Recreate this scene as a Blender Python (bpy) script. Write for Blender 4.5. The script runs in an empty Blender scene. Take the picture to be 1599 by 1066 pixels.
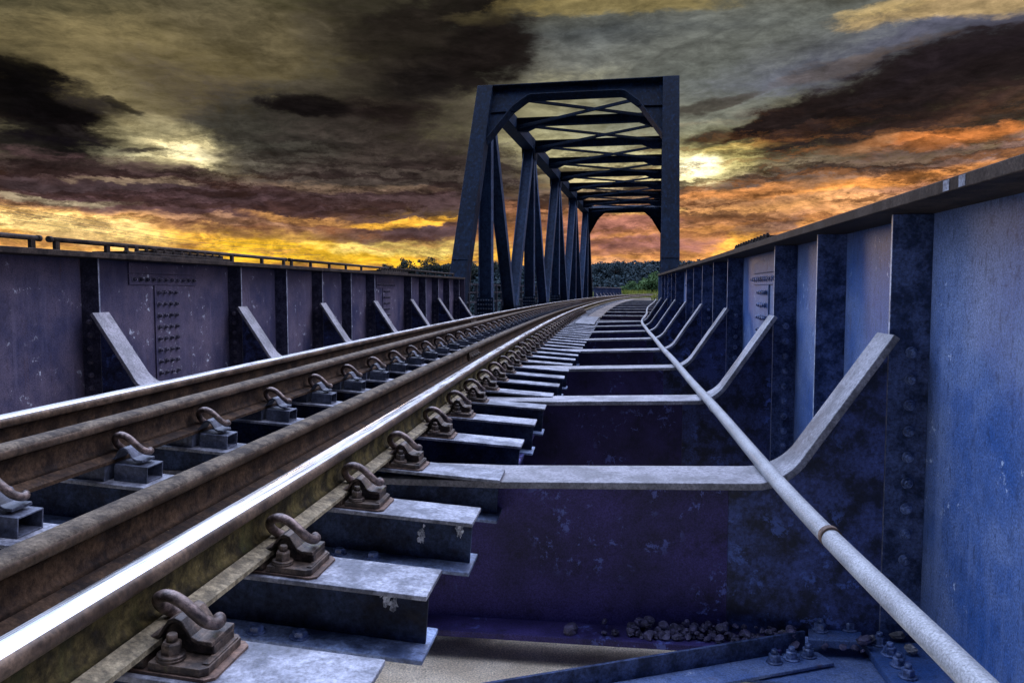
import bpy, math, random
import numpy as np
from mathutils import Matrix, Vector
random.seed(7)
S = bpy.context.scene
COL = S.collection

# ------------------------------------------------------------------ camera
cam = bpy.data.cameras.new("camera"); camo = bpy.data.objects.new("camera", cam); COL.objects.link(camo)
cam.sensor_width = 36.0; cam.lens = 27.02; cam.clip_start = 0.05; cam.clip_end = 5000
camo.location = (0, 0, 0)
camo.rotation_euler = (math.radians(90 - 3.79), 0, math.radians(7.836))
S.camera = camo
S.view_settings.view_transform = 'Standard'; S.view_settings.look = 'None'
S.view_settings.exposure = 0.0; S.view_settings.gamma = 1.0
S.render.resolution_x = 1024; S.render.resolution_y = 682

# ------------------------------------------------------------------ node helper
class NT:
    def __init__(s, tree): s.t = tree; s.n = tree.nodes; s.l = tree.links
    def new(s, ty, **kw):
        n = s.n.new(ty)
        for k, v in kw.items(): setattr(n, k, v)
        return n
    def put(s, sock, v):
        if v is None: return
        if isinstance(v, bpy.types.NodeSocket): s.l.new(v, sock)
        else:
            if hasattr(sock.default_value, '__len__') and not hasattr(v, '__len__'): v = [v] * len(sock.default_value)
            if hasattr(sock.default_value, '__len__') and len(sock.default_value) == 4 and len(v) == 3: v = tuple(v) + (1,)
            sock.default_value = v
    def m(s, op, a, b=None, c=None, clamp=False):
        n = s.new('ShaderNodeMath', operation=op, use_clamp=clamp)
        s.put(n.inputs[0], a); s.put(n.inputs[1], b)
        if c is not None: s.put(n.inputs[2], c)
        return n.outputs[0]
    def v(s, op, a, b=None):
        n = s.new('ShaderNodeVectorMath', operation=op)
        s.put(n.inputs[0], a); s.put(n.inputs[1], b)
        return n.outputs['Value'] if op in ('DOT_PRODUCT', 'LENGTH') else n.outputs['Vector']
    def mix(s, f, a, b, mode='MIX'):
        n = s.new('ShaderNodeMix', data_type='RGBA', blend_type=mode)
        s.put(n.inputs[0], f); s.put(n.inputs[6], a); s.put(n.inputs[7], b)
        return n.outputs[2]
    def rng(s, v, a, b, c=0.0, d=1.0, smooth=True):
        n = s.new('ShaderNodeMapRange', interpolation_type='SMOOTHSTEP' if smooth else 'LINEAR')
        for i, x in enumerate((v, a, b, c, d)): s.put(n.inputs[i], x)
        return n.outputs[0]
    def noise(s, vec, scale, detail=4, rough=0.55, dist=0.0, col=False):
        n = s.new('ShaderNodeTexNoise')
        s.put(n.inputs['Vector'], vec); n.inputs['Scale'].default_value = scale
        n.inputs['Detail'].default_value = detail; n.inputs['Roughness'].default_value = rough
        n.inputs['Distortion'].default_value = dist
        return n.outputs['Color'] if col else n.outputs['Fac']
    def comb(s, x, y, z=0.0):
        n = s.new('ShaderNodeCombineXYZ')
        s.put(n.inputs[0], x); s.put(n.inputs[1], y); s.put(n.inputs[2], z)
        return n.outputs[0]

def lin(c):
    return tuple(((x / 255 + 0.055) / 1.055) ** 2.4 if x / 255 > 0.04045 else x / 255 / 12.92 for x in c)

# ------------------------------------------------------------------ sky
SKY_BLOBS = [
    (-0.6786, 0.2673, 0.2131, 0.0902, 0.000, 0.70, 0.60, (90, 88, 72)),
    (-0.5585, 0.2430, 0.2459, 0.0738, 0.087, 0.80, 0.70, (121, 108, 76)),
    (-0.5258, 0.1788, 0.1066, 0.0377, -0.262, 0.80, 0.70, (165, 152, 114)),
    (-0.5262, 0.1642, 0.0615, 0.0262, 0.000, 0.80, 0.90, (248, 232, 176)),
    (-0.6457, 0.1621, 0.1230, 0.0246, 0.087, 0.70, 0.60, (149, 146, 119)),
    (-0.6858, 0.0643, 0.1557, 0.0295, -0.070, 0.70, 0.95, (249, 191, 105)),
    (-0.6487, 0.0729, 0.0820, 0.0148, -0.105, 0.60, 0.90, (252, 220, 148)),
    (-0.3486, 0.0473, 0.2131, 0.0213, -0.052, 0.70, 0.95, (233, 186, 55)),
    (-0.2681, 0.0561, 0.1066, 0.0098, 0.000, 0.60, 0.90, (252, 225, 130)),
    (-0.2596, 0.0966, 0.1393, 0.0131, 0.052, 0.70, 0.60, (200, 150, 56)),
    (-0.0872, 0.2120, 0.1803, 0.0492, 0.000, 0.80, 0.70, (157, 152, 119)),
    (-0.0299, 0.1724, 0.1311, 0.0492, 0.000, 0.80, 0.70, (175, 170, 132)),
    (0.1207, 0.1715, 0.0902, 0.0295, -0.087, 0.70, 0.70, (188, 178, 116)),
    (0.0885, 0.1521, 0.0492, 0.0180, 0.000, 0.70, 0.95, (253, 238, 177)),
    (0.1042, 0.2360, 0.1639, 0.0492, 0.175, 0.80, 0.70, (100, 106, 104)),
    (0.3372, 0.2836, 0.1967, 0.0328, 0.140, 0.70, 0.80, (90, 92, 109)),
    (0.1636, 0.2963, 0.1475, 0.0328, 0.070, 0.80, 0.70, (104, 106, 99)),
    (0.2739, 0.1772, 0.1230, 0.0230, 0.140, 0.70, 0.50, (127, 112, 94)),
    (-0.3312, 0.1624, 0.2459, 0.0656, -0.244, 0.50, 0.93, (70, 63, 57)),
    (-0.2673, 0.1483, 0.1639, 0.0492, -0.087, 0.60, 0.85, (64, 56, 52)),
    (-0.4004, 0.2126, 0.1639, 0.0492, 0.349, 0.60, 0.80, (59, 58, 52)),
    (-0.2827, 0.2215, 0.1475, 0.0492, 0.000, 0.60, 0.85, (56, 49, 45)),
    (-0.1851, 0.3090, 0.0902, 0.0492, 0.349, 0.55, 0.92, (39, 34, 32)),
    (-0.2259, 0.2754, 0.1230, 0.0344, 0.314, 0.50, 0.92, (34, 30, 29)),
    (-0.2976, 0.3162, 0.1066, 0.0492, -0.175, 0.60, 0.85, (48, 43, 37)),
    (-0.2174, 0.3403, 0.0902, 0.0213, 0.175, 0.50, 0.90, (29, 25, 23)),
    (-0.3925, 0.2278, 0.0590, 0.0148, -0.070, 0.40, 0.95, (21, 17, 18)),
    (-0.2827, 0.2237, 0.0656, 0.0180, -0.087, 0.40, 0.90, (36, 29, 28)),
    (-0.4363, 0.2963, 0.1475, 0.0410, -0.262, 0.80, 0.55, (82, 76, 62)),
    (-0.6900, 0.1979, 0.0984, 0.0361, -0.244, 0.35, 0.95, (19, 16, 18)),
    (-0.6977, 0.2261, 0.0410, 0.0197, -0.436, 0.40, 0.90, (18, 16, 16)),
    (-0.6510, 0.1889, 0.0615, 0.0180, -0.140, 0.40, 0.90, (19, 16, 18)),
    (-0.6914, 0.1599, 0.0697, 0.0148, -0.052, 0.35, 0.95, (16, 13, 17)),
    (-0.6253, 0.2085, 0.0492, 0.0082, -0.140, 0.50, 0.80, (49, 44, 42)),
    (-0.5777, 0.1627, 0.0311, 0.0041, 0.105, 0.40, 0.80, (88, 82, 71)),
    (-0.6403, 0.1369, 0.1557, 0.0164, -0.052, 0.35, 0.90, (67, 52, 52)),
    (-0.6596, 0.1194, 0.1803, 0.0131, -0.035, 0.40, 0.85, (78, 60, 59)),
    (-0.5691, 0.1105, 0.2131, 0.0148, -0.052, 0.40, 0.90, (61, 50, 52)),
    (-0.6663, 0.1016, 0.1311, 0.0098, -0.035, 0.50, 0.60, (112, 87, 80)),
    (-0.4703, 0.0959, 0.2131, 0.0131, -0.052, 0.40, 0.85, (79, 60, 62)),
    (-0.3319, 0.1090, 0.1967, 0.0148, 0.000, 0.50, 0.80, (75, 58, 60)),
    (-0.2842, 0.0722, 0.0902, 0.0098, 0.035, 0.40, 0.85, (97, 73, 70)),
    (-0.4334, 0.0721, 0.1393, 0.0090, -0.052, 0.50, 0.60, (114, 87, 77)),
    (-0.2271, 0.0751, 0.0656, 0.0115, 0.000, 0.40, 0.85, (81, 64, 67)),
    (-0.1363, 0.1014, 0.0656, 0.0098, 0.000, 0.50, 0.50, (175, 121, 85)),
    (-0.0048, 0.0828, 0.1066, 0.0107, 0.000, 0.50, 0.70, (156, 106, 89)),
    (0.0157, 0.0583, 0.0984, 0.0098, 0.035, 0.50, 0.70, (162, 113, 101)),
    (-0.0207, 0.0317, 0.0574, 0.0115, 0.000, 0.60, 0.50, (222, 169, 142)),
    (0.0273, 0.1001, 0.0492, 0.0074, 0.000, 0.50, 0.60, (246, 201, 120)),
    (0.3451, 0.2363, 0.2131, 0.0344, 0.244, 0.35, 0.95, (42, 34, 35)),
    (0.2522, 0.2111, 0.1967, 0.0246, 0.279, 0.35, 0.95, (38, 31, 31)),
    (0.1657, 0.1955, 0.0902, 0.0148, 0.384, 0.35, 0.95, (38, 30, 29)),
    (0.1011, 0.1899, 0.0328, 0.0082, 0.175, 0.40, 0.90, (58, 47, 43)),
    (0.3720, 0.1860, 0.1639, 0.0279, 0.105, 0.40, 0.93, (45, 34, 35)),
    (0.4182, 0.2462, 0.1230, 0.0295, 0.175, 0.40, 0.90, (44, 37, 41)),
    (0.2715, 0.2616, 0.0820, 0.0082, 0.140, 0.50, 0.60, (92, 81, 74)),
    (0.3715, 0.2030, 0.0738, 0.0131, 0.244, 0.50, 0.50, (88, 63, 53)),
    (0.2172, 0.1885, 0.0738, 0.0066, 0.244, 0.50, 0.60, (88, 63, 52)),
    (0.1121, 0.2282, 0.0492, 0.0066, 0.244, 0.40, 0.75, (68, 61, 55)),
    (0.3599, 0.1721, 0.1230, 0.0082, 0.035, 0.50, 0.70, (207, 130, 70)),
    (0.3351, 0.1476, 0.1885, 0.0180, 0.035, 0.50, 0.75, (106, 88, 82)),
    (0.2179, 0.1590, 0.0984, 0.0115, 0.140, 0.50, 0.60, (102, 93, 77)),
    (0.1511, 0.1754, 0.0451, 0.0049, 0.070, 0.40, 0.60, (172, 133, 70)),
    (0.4159, 0.1479, 0.0902, 0.0164, 0.244, 0.50, 0.70, (120, 93, 86)),
    (0.2752, 0.1285, 0.1803, 0.0107, 0.052, 0.50, 0.80, (210, 140, 71)),
    (0.1671, 0.1261, 0.0902, 0.0107, 0.070, 0.45, 0.80, (98, 82, 72)),
    (0.2256, 0.1385, 0.1311, 0.0082, 0.035, 0.45, 0.75, (88, 75, 70)),
    (0.3098, 0.1098, 0.1393, 0.0098, 0.175, 0.50, 0.70, (166, 119, 94)),
    (0.1293, 0.1213, 0.0656, 0.0074, 0.035, 0.50, 0.70, (208, 141, 82)),
    (0.1901, 0.0961, 0.1311, 0.0115, 0.070, 0.60, 0.60, (209, 155, 99)),
    (0.1452, 0.0857, 0.0738, 0.0074, 0.000, 0.50, 0.60, (143, 105, 83)),
    (0.1148, 0.0651, 0.0656, 0.0074, 0.000, 0.50, 0.50, (156, 111, 84)),
    (0.1534, 0.0581, 0.0410, 0.0131, 0.349, 0.60, 0.80, (244, 181, 82)),
    (0.1831, 0.0747, 0.0410, 0.0066, 0.105, 0.40, 0.80, (113, 89, 82)),
    (0.3802, 0.3039, 0.1066, 0.0123, -0.035, 0.50, 0.80, (181, 156, 109)),
    (0.3167, 0.3162, 0.0492, 0.0066, 0.000, 0.60, 0.60, (197, 172, 118)),
    (-0.0152, 0.3397, 0.1393, 0.0115, -0.035, 0.40, 0.80, (132, 118, 77)),
    (-0.1688, 0.3341, 0.0492, 0.0082, 0.000, 0.50, 0.40, (119, 108, 76)),
    (0.4049, 0.2874, 0.0984, 0.0057, 0.070, 0.50, 0.50, (85, 85, 99)),
    (-0.5247, 0.1665, 0.0426, 0.0180, -0.175, 0.80, 0.80, (244, 226, 171)),
    (-0.5467, 0.1773, 0.0656, 0.0213, -0.175, 0.90, 0.45, (194, 182, 139)),
    (0.0838, 0.1522, 0.0410, 0.0164, 0.000, 0.70, 0.80, (253, 240, 186)),
    (0.1132, 0.1604, 0.0574, 0.0164, 0.140, 0.80, 0.50, (212, 198, 127)),
    (-0.3925, 0.2278, 0.0574, 0.0131, -0.070, 0.40, 0.85, (25, 21, 21)),
    (-0.2137, 0.2830, 0.0902, 0.0279, 0.314, 0.45, 0.80, (27, 23, 23)),
    (-0.7043, 0.2059, 0.0574, 0.0246, -0.175, 0.50, 0.80, (14, 12, 13)),
    (-0.0052, 0.1246, 0.0984, 0.0082, 0.035, 0.50, 0.60, (118, 97, 86)),
    (0.0154, 0.0826, 0.0738, 0.0074, 0.052, 0.50, 0.70, (137, 93, 86)),
    (0.0035, 0.0617, 0.0902, 0.0074, -0.035, 0.50, 0.70, (146, 101, 98)),
    (0.3522, 0.2153, 0.1803, 0.0213, 0.279, 0.40, 0.80, (38, 31, 31)),
    (-0.2659, 0.3069, 0.0738, 0.0328, 0.349, 0.50, 0.70, (42, 37, 32)),
    (-0.1689, 0.3019, 0.0574, 0.0328, 0.524, 0.50, 0.80, (33, 28, 26)),
    (0.0885, 0.1552, 0.0279, 0.0107, 0.000, 0.80, 0.95, (254, 248, 209)),
    (-0.5178, 0.1611, 0.0328, 0.0115, -0.105, 0.80, 0.85, (253, 240, 191)),
    (-0.5994, 0.2113, 0.0279, 0.0057, -0.175, 0.40, 0.80, (29, 26, 25)),
    (-0.6263, 0.1776, 0.0328, 0.0049, -0.070, 0.40, 0.70, (33, 29, 29)),
    (-0.5730, 0.1631, 0.0279, 0.0033, 0.087, 0.40, 0.80, (68, 62, 57)),
    (-0.4542, 0.1573, 0.0492, 0.0115, -0.175, 0.60, 0.60, (90, 84, 74)),
    (-0.6845, 0.1033, 0.0902, 0.0041, -0.052, 0.60, 0.70, (150, 138, 112)),
    (-0.5754, 0.1255, 0.0656, 0.0033, -0.070, 0.60, 0.60, (140, 122, 100)),
    (-0.5069, 0.0832, 0.0984, 0.0041, -0.052, 0.60, 0.60, (160, 124, 96)),
    (-0.4027, 0.0861, 0.0738, 0.0041, -0.035, 0.60, 0.60, (190, 140, 80)),
    (-0.2679, 0.0845, 0.0738, 0.0049, 0.052, 0.50, 0.80, (226, 170, 60)),
    (-0.3317, 0.1233, 0.0902, 0.0049, 0.000, 0.60, 0.50, (120, 100, 80)),
]
SUN_EL, SUN_AZ = math.radians(3.0), -0.42      # low sun behind cloud, front left
def make_world():
    W = bpy.data.worlds.new("World"); S.world = W; W.use_nodes = True
    T = NT(W.node_tree); T.n.clear()
    geo = T.new('ShaderNodeTexCoord')
    sep = T.new('ShaderNodeSeparateXYZ'); T.l.new(geo.outputs['Generated'], sep.inputs[0])
    dx, dy, dz = sep.outputs
    az = T.m('ARCTAN2', dx, dy)
    el = T.m('ARCSINE', dz)
    q0 = T.comb(az, el)
    # warps: ragged, wind stretched
    w1 = T.noise(T.v('MULTIPLY', q0, (5.0, 12.0, 1)), 1.0, 5, 0.62, col=True)
    w2 = T.noise(T.v('MULTIPLY', q0, (22.0, 60.0, 1)), 1.0, 7, 0.72, col=True)
    d1 = T.v('MULTIPLY', T.v('SUBTRACT', w1, (0.5, 0.5, 0.5)), (0.15, 0.055, 0))
    d2 = T.v('MULTIPLY', T.v('SUBTRACT', w2, (0.5, 0.5, 0.5)), (0.035, 0.016, 0))
    q = T.v('ADD', T.v('ADD', q0, d1), d2)
    qs = T.new('ShaderNodeSeparateXYZ'); T.l.new(q, qs.inputs[0])
    ea = T.m('ADD', T.m('MULTIPLY', qs.outputs[1], 0.85), T.m('MULTIPLY', el, 0.15))
    def ramp(stops):
        r = T.new('ShaderNodeValToRGB'); T.l.new(T.m('DIVIDE', ea, 0.42), r.inputs[0])
        e = r.color_ramp.elements
        while len(e) > 1: e.remove(e[-1])
        for i, (p, c) in enumerate(stops):
            k = e[0] if i == 0 else e.new(p)
            k.position = p; k.color = lin(c) + (1,)
        return r.outputs[0]
    left = ramp([(0, (190, 130, 50)), (.07, (215, 160, 60)), (.14, (190, 125, 65)), (.22, (110, 78, 72)), (.32, (96, 80, 76)),
                 (.42, (118, 108, 84)), (.52, (114, 104, 78)), (.66, (108, 97, 66)), (.82, (84, 80, 58)), (1, (70, 70, 55))])
    right = ramp([(0, (240, 175, 125)), (.06, (243, 178, 110)), (.14, (214, 150, 86)), (.26, (160, 118, 84)), (.36, (158, 134, 96)),
                  (.46, (160, 150, 115)), (.6, (118, 117, 106)), (.74, (98, 102, 102)), (.86, (112, 108, 84)), (1, (96, 92, 72))])
    c = T.mix(T.rng(qs.outputs[0], -0.42, 0.0), left, right)
    # broad soft modelling
    n1 = T.noise(T.v('MULTIPLY', q, (7, 18, 1)), 1.0, 6, 0.6)
    c = T.mix(1.0, c, T.comb(*[T.rng(n1, .25, .75, .62, 1.30, False)] * 3), 'MULTIPLY')
    # wind-torn streaks near the horizon, lit from below
    sv = T.v('ADD', T.v('MULTIPLY', q0, (6.5, 62, 1)), T.v('MULTIPLY', T.v('SUBTRACT', w2, (0.5, 0.5, 0.5)), (1.0, 2.2, 0)))
    s1 = T.noise(sv, 1.0, 8, 0.66)
    s2 = T.noise(T.v('ADD', sv, (0.10, -0.42, 0)), 1.0, 8, 0.66)
    low = T.rng(ea, .225, .13)
    low = T.m('MULTIPLY', low, T.rng(ea, -.01, .03, .15, 1))
    dens = T.m('MULTIPLY', T.rng(s1, .47, .60), low)
    c = T.mix(T.m('MULTIPLY', dens, .72), c, T.mix(T.rng(ea, .05, .18), lin((118, 78, 62)), lin((64, 46, 48))))
    rim = T.m('MULTIPLY', T.m('MULTIPLY', T.m('SUBTRACT', s1, s2), 4.5, clamp=True), T.m('MULTIPLY', low, T.rng(s1, .42, .52)))
    c = T.mix(T.m('MULTIPLY', rim, .30), c, T.mix(T.rng(qs.outputs[0], -.2, .2), lin((206, 142, 74)), lin((226, 148, 90))))
    wn = T.noise(T.v('ADD', T.v('MULTIPLY', q0, (9, 30, 1)), T.v('MULTIPLY', T.v('SUBTRACT', w1, (0.5, 0.5, 0.5)), (1.6, 2.2, 0))), 1.0, 10, .64)
    wn2 = T.noise(T.v('MULTIPLY', q0, (24, 66, 1)), 1.0, 10, .72, .5)
    ed = T.m('ADD', T.m('MULTIPLY', T.m('SUBTRACT', wn, .5), 2.0), T.m('MULTIPLY', T.m('SUBTRACT', wn2, .5), 2.4))
    for (a0, e0, ra, re, rot, soft, st, col) in SKY_BLOBS:
        d = T.v('SUBTRACT', q, (a0, e0, 0))
        cr, sr = math.cos(rot), math.sin(rot)
        x = T.v('DOT_PRODUCT', d, (cr / ra, sr / ra, 0)); y = T.v('DOT_PRODUCT', d, (-sr / re, cr / re, 0))
        r2 = T.m('ADD', T.m('MULTIPLY_ADD', x, x, T.m('MULTIPLY', y, y)), ed)
        k = T.rng(r2, .65 - soft * .75, 1.25 + soft * 1.0, st, 0.0)
        c = T.mix(k, c, lin(col))
    low2 = T.m('MULTIPLY', T.rng(ea, .205, .13), T.rng(ea, -.01, .03, .15, 1))
    c = T.mix(T.m('MULTIPLY', T.m('MULTIPLY', T.rng(s1, .47, .60), low2), .5), c, T.mix(T.rng(ea, .05, .15), lin((118, 82, 70)), lin((60, 46, 48))))
    rz = T.m('MAXIMUM', T.rng(az, -.02, .08), T.rng(ea, .10, .05))
    c = T.mix(T.m('MULTIPLY', T.m('MULTIPLY', rim, rz), .5), c, lin((228, 156, 92)))
    # fine grain of wisps everywhere
    f1 = T.noise(T.v('MULTIPLY', q0, (26, 95, 1)), 1.0, 6, 0.7, 0.4)
    c = T.mix(1.0, c, T.comb(*[T.rng(f1, .25, .75, .74, 1.26, False)] * 3), 'MULTIPLY')
    c = T.mix(1.0, c, T.comb(*[T.rng(wn, .3, .7, 1.38, .62, False)] * 3), 'MULTIPLY')
    c = T.mix(1.0, c, T.comb(*[T.rng(wn2, .3, .7, 1.16, .84, False)] * 3), 'MULTIPLY')
    # relief: cloud undersides facing the low sun are lighter than their backs
    wa = T.noise(T.v('MULTIPLY', T.v('ADD', q0, (.004, .007, 0)), (24, 66, 1)), 1.0, 10, .72, .5)
    sk = T.rng(s1, .43, .57, 1.42, .62)
    c = T.mix(T.rng(ea, .05, .10, 0, 1), c, T.mix(T.rng(ea, .22, .14), c, T.mix(1.0, c, T.comb(sk, sk, sk), 'MULTIPLY')))
    rl = T.rng(T.m('SUBTRACT', wa, wn2), -.16, .16, .64, 1.40, False)
    c = T.mix(T.rng(ea, .15, .26, .85, .36), c, T.mix(1.0, c, T.comb(rl, rl, rl), 'MULTIPLY'))
    gm = T.new('ShaderNodeGamma'); T.l.new(c, gm.inputs[0]); gm.inputs[1].default_value = 1.12; c = T.v('MULTIPLY', gm.outputs[0], (1.18, 1.18, 1.2))
    # unseen upper sky, brightened and tinted left to right to light the steel
    ns = T.new('ShaderNodeTexSky', sky_type='NISHITA'); ns.sun_disc = False
    ns.sun_elevation = SUN_EL; ns.sun_rotation = SUN_AZ
    up = T.rng(el, .35, .62)
    cn = T.noise(T.v('MULTIPLY', geo.outputs['Generated'], (2, 2, 4)), 1.0, 4, .6)
    side = T.rng(dx, -.8, .8)
    high = T.mix(side, (HL[0], HL[1], HL[2]), (HR[0], HR[1], HR[2]))
    high = T.mix(1.0, high, T.comb(*[T.rng(cn, .3, .7, .7, 1.25, False)] * 3), 'MULTIPLY')
    high = T.mix(1.0, high, T.v('MULTIPLY', ns.outputs[0], (.1, .1, .1)), 'ADD')
    high = T.mix(T.rng(dy, .05, -.52), high, (.028, .042, .10))       # unseen sky behind, darkened to keep camera-facing steel dim
    back = T.rng(dy, .25, -.1)
    k = T.m('MAXIMUM', up, back)
    c = T.mix(k, c, high)
    c = T.mix(T.rng(el, .0, -.08), c, (.02, .025, .03))
    bg = T.new('ShaderNodeBackground'); T.l.new(c, bg.inputs[0]); bg.inputs[1].default_value = 1.0
    out = T.new('ShaderNodeOutputWorld'); T.l.new(bg.outputs[0], out.inputs[0])
    W.cycles.sampling_method = 'MANUAL'; W.cycles.sample_map_resolution = 1024
HL = (3.4, 4.3, 6.6); HR = (3.9, 4.0, 5.4)
make_world()
sun = bpy.data.lights.new("sun", 'SUN'); sun.energy = 0.5; sun.angle = math.radians(12); sun.color = (1, .70, .48)
suno = bpy.data.objects.new("sun", sun); COL.objects.link(suno)
_d = Vector((math.sin(SUN_AZ) * math.cos(SUN_EL), math.cos(SUN_AZ) * math.cos(SUN_EL), math.sin(SUN_EL)))
suno.rotation_euler = _d.to_track_quat('Z', 'Y').to_euler()

# ------------------------------------------------------------------ materials
def steel(name, dark, light, scale=6.0, rough=.5, metal=0.0, spots=None, spot_amt=.62, spot_scale=22, streak=None, streak_amt=.5, fleck=0, vary=.22, rust=0,
          bump=.25, dirt=(.02, .018, .02), dirt_amt=.45, spec=.5, grain=90, mott=.34):
    M = bpy.data.materials.new(name); M.use_nodes = True
    T = NT(M.node_tree); b = T.n['Principled BSDF']
    tc = T.new('ShaderNodeTexCoord'); oi = T.new('ShaderNodeObjectInfo')
    p = T.v('ADD', tc.outputs['Object'], T.v('MULTIPLY', T.comb(oi.outputs['Random'], oi.outputs['Random'], oi.outputs['Random']), (37, 53, 71)))
    n = T.noise(p, scale, 8, .68)
    c = T.mix(T.rng(n, .5 - mott * .36, .5 + mott * .36), dark, light)
    n2 = T.noise(p, grain, 4, .7)
    c = T.mix(1.0, c, T.comb(*[T.rng(n2, .3, .7, .42, 1.58, False)] * 3), 'MULTIPLY')
    if streak is not None:
        ps = T.v('MULTIPLY', p, (7, 7, .55))
        ns = T.noise(ps, 2.2, 6, .7)
        c = T.mix(T.m('MULTIPLY', T.rng(ns, .50, .72), streak_amt), c, streak)
    c = T.mix(1.0, c, T.comb(*[T.rng(oi.outputs['Random'], 0, 1, 1 - vary, 1 + vary, False)] * 3), 'MULTIPLY')
    if rust:
        rn = T.noise(T.v('MULTIPLY', p, (9, 9, .8)), 1.6, 7, .72); rm = T.noise(p, 1.7, 4, .6)
        c = T.mix(T.m('MULTIPLY', T.m('MULTIPLY', T.rng(rn, .56, .70), T.rng(rm, .48, .60)), rust), c, (.085, .045, .035))
    nd = T.noise(p, scale * 2.7, 7, .75)
    c = T.mix(T.m('MULTIPLY', T.rng(nd, .52, .70), dirt_amt), c, dirt)
    if fleck:
        fk = T.noise(T.v('MULTIPLY', p, (1, 1, .38)), 46, 3, .6)
        c = T.mix(T.m('MULTIPLY', T.rng(fk, .56, .68), fleck), c, dirt)
        fk2 = T.noise(T.v('MULTIPLY', p, (1, 1, .3)), 17, 4, .6)
        c = T.mix(T.m('MULTIPLY', T.rng(fk2, .62, .72), fleck * .8), c, dirt)
    if spots is not None:
        v = T.noise(p, spot_scale, 7, .74, .25)
        v2 = T.noise(p, 2.3, 3, .5)
        k = T.m('MULTIPLY', T.rng(v, spot_amt, spot_amt + .06), T.rng(v2, .46, .56))
        c = T.mix(k, c, spots)
    T.l.new(c, b.inputs['Base Color'])
    T.put(b.inputs['Roughness'], T.rng(n, .3, .7, rough - .08, rough + .12, False))
    b.inputs['Metallic'].default_value = metal
    b.inputs['Specular IOR Level'].default_value = spec
    bp = T.new('ShaderNodeBump'); bp.inputs['Strength'].default_value = bump; bp.inputs['Distance'].default_value = .004
    T.l.new(T.m('ADD', n2, T.m('MULTIPLY', nd, .8)), bp.inputs['Height']); T.l.new(bp.outputs[0], b.inputs['Normal'])
    return M
MT = {}
MT['girder_right'] = steel('blue_girder_paint', (.020, .062, .20), (.135, .175, .285), 1.5, .55, rust=.8, vary=.05, spots=(.36, .42, .54), spot_amt=.61, spot_scale=14, streak=(.15, .20, .34), streak_amt=.35, dirt=(.012, .018, .04), dirt_amt=.25, spec=.3, mott=.62, fleck=.42, grain=150)
MT['stiff_right'] = steel('shaded_grimy_blue_paint', (.010, .020, .055), (.055, .082, .18), 13, .6, dirt=(.006, .006, .012), dirt_amt=.6, spec=.25)  # grime mottling, plus the shade of camera-facing plates put into the paint
MT['girder_left'] = steel('violet_girder_paint', (.022, .026, .066), (.110, .088, .125), 1.5, .58, rust=.7, vary=.05, spots=(.44, .48, .55), spot_amt=.60, spot_scale=12, streak=(.14, .125, .19), streak_amt=.35, dirt=(.02, .018, .035), dirt_amt=.3, spec=.25, mott=.55, fleck=.4, grain=140)
MT['stiff_left'] = steel('shaded_grimy_violet_paint', (.018, .020, .038), (.060, .058, .095), 13, .6, dirt=(.006, .006, .010), dirt_amt=.6, spec=.25)  # left stiffeners: their shade is painted in as a darker tone, with grime
MT['flange'] = steel('dark_flange_paint', (.014, .011, .010), (.045, .034, .027), 9, .75, dirt_amt=.4, spec=.12)
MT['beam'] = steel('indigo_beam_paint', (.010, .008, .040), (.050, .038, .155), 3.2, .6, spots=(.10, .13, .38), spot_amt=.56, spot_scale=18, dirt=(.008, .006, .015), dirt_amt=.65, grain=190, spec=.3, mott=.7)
MT['lit_edge'] = steel('lit_plate_edge', (.13, .15, .20), (.30, .33, .40), 20, .45, dirt_amt=.3)  # bevel highlight along the stiffener edges, painted as a paler face
MT['worn_mark'] = steel('faded_paint_mark', (.05, .06, .08), (.16, .17, .20), 60, .7)
MT['board_plate'] = steel('dull_board_plate', (.04, .042, .05), (.15, .155, .175), 6, .6, dirt_amt=.6)
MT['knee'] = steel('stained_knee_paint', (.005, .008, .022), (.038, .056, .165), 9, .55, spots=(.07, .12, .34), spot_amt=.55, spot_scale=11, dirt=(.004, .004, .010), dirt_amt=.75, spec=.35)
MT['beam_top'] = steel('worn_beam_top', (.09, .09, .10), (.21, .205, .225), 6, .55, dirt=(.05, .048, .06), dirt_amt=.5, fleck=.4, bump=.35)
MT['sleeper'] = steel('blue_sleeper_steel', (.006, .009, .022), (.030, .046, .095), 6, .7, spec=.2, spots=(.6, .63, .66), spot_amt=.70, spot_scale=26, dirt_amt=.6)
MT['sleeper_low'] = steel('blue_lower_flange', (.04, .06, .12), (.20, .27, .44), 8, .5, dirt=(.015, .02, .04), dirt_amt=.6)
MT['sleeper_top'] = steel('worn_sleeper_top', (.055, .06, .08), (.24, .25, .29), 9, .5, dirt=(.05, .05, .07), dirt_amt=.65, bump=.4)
MT['box'] = steel('dull_box_steel', (.018, .024, .040), (.07, .08, .115), 14, .5)
MT['clip'] = steel('brown_spring_steel', (.036, .025, .022), (.165, .118, .100), 30, .38, metal=.35, dirt=(.025, .018, .02), bump=.35)
MT['cast'] = steel('rusty_casting', (.022, .016, .013), (.105, .072, .050), 26, .5, metal=.2, spots=(.09, .085, .035), spot_amt=.58, spot_scale=35, bump=.5)
MT['pad'] = steel('rust_brown_pad', (.06, .035, .024), (.14, .088, .062), 20, .75)
MT['rail_side'] = steel('mossy_rust_rail', (.020, .015, .006), (.105, .080, .028), 12, .8, spec=.15, spots=(.30, .29, .17), spot_amt=.64, spot_scale=70, streak=(.055, .062, .018), streak_amt=.6, dirt_amt=.45, bump=.6, grain=60)
MT['rail_foot'] = steel('dusty_rail_foot', (.11, .088, .048), (.30, .25, .15), 24, .75, spots=(.50, .50, .44), spot_amt=.66, spot_scale=60, dirt=(.06, .055, .025), dirt_amt=.5, bump=.5)
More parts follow.
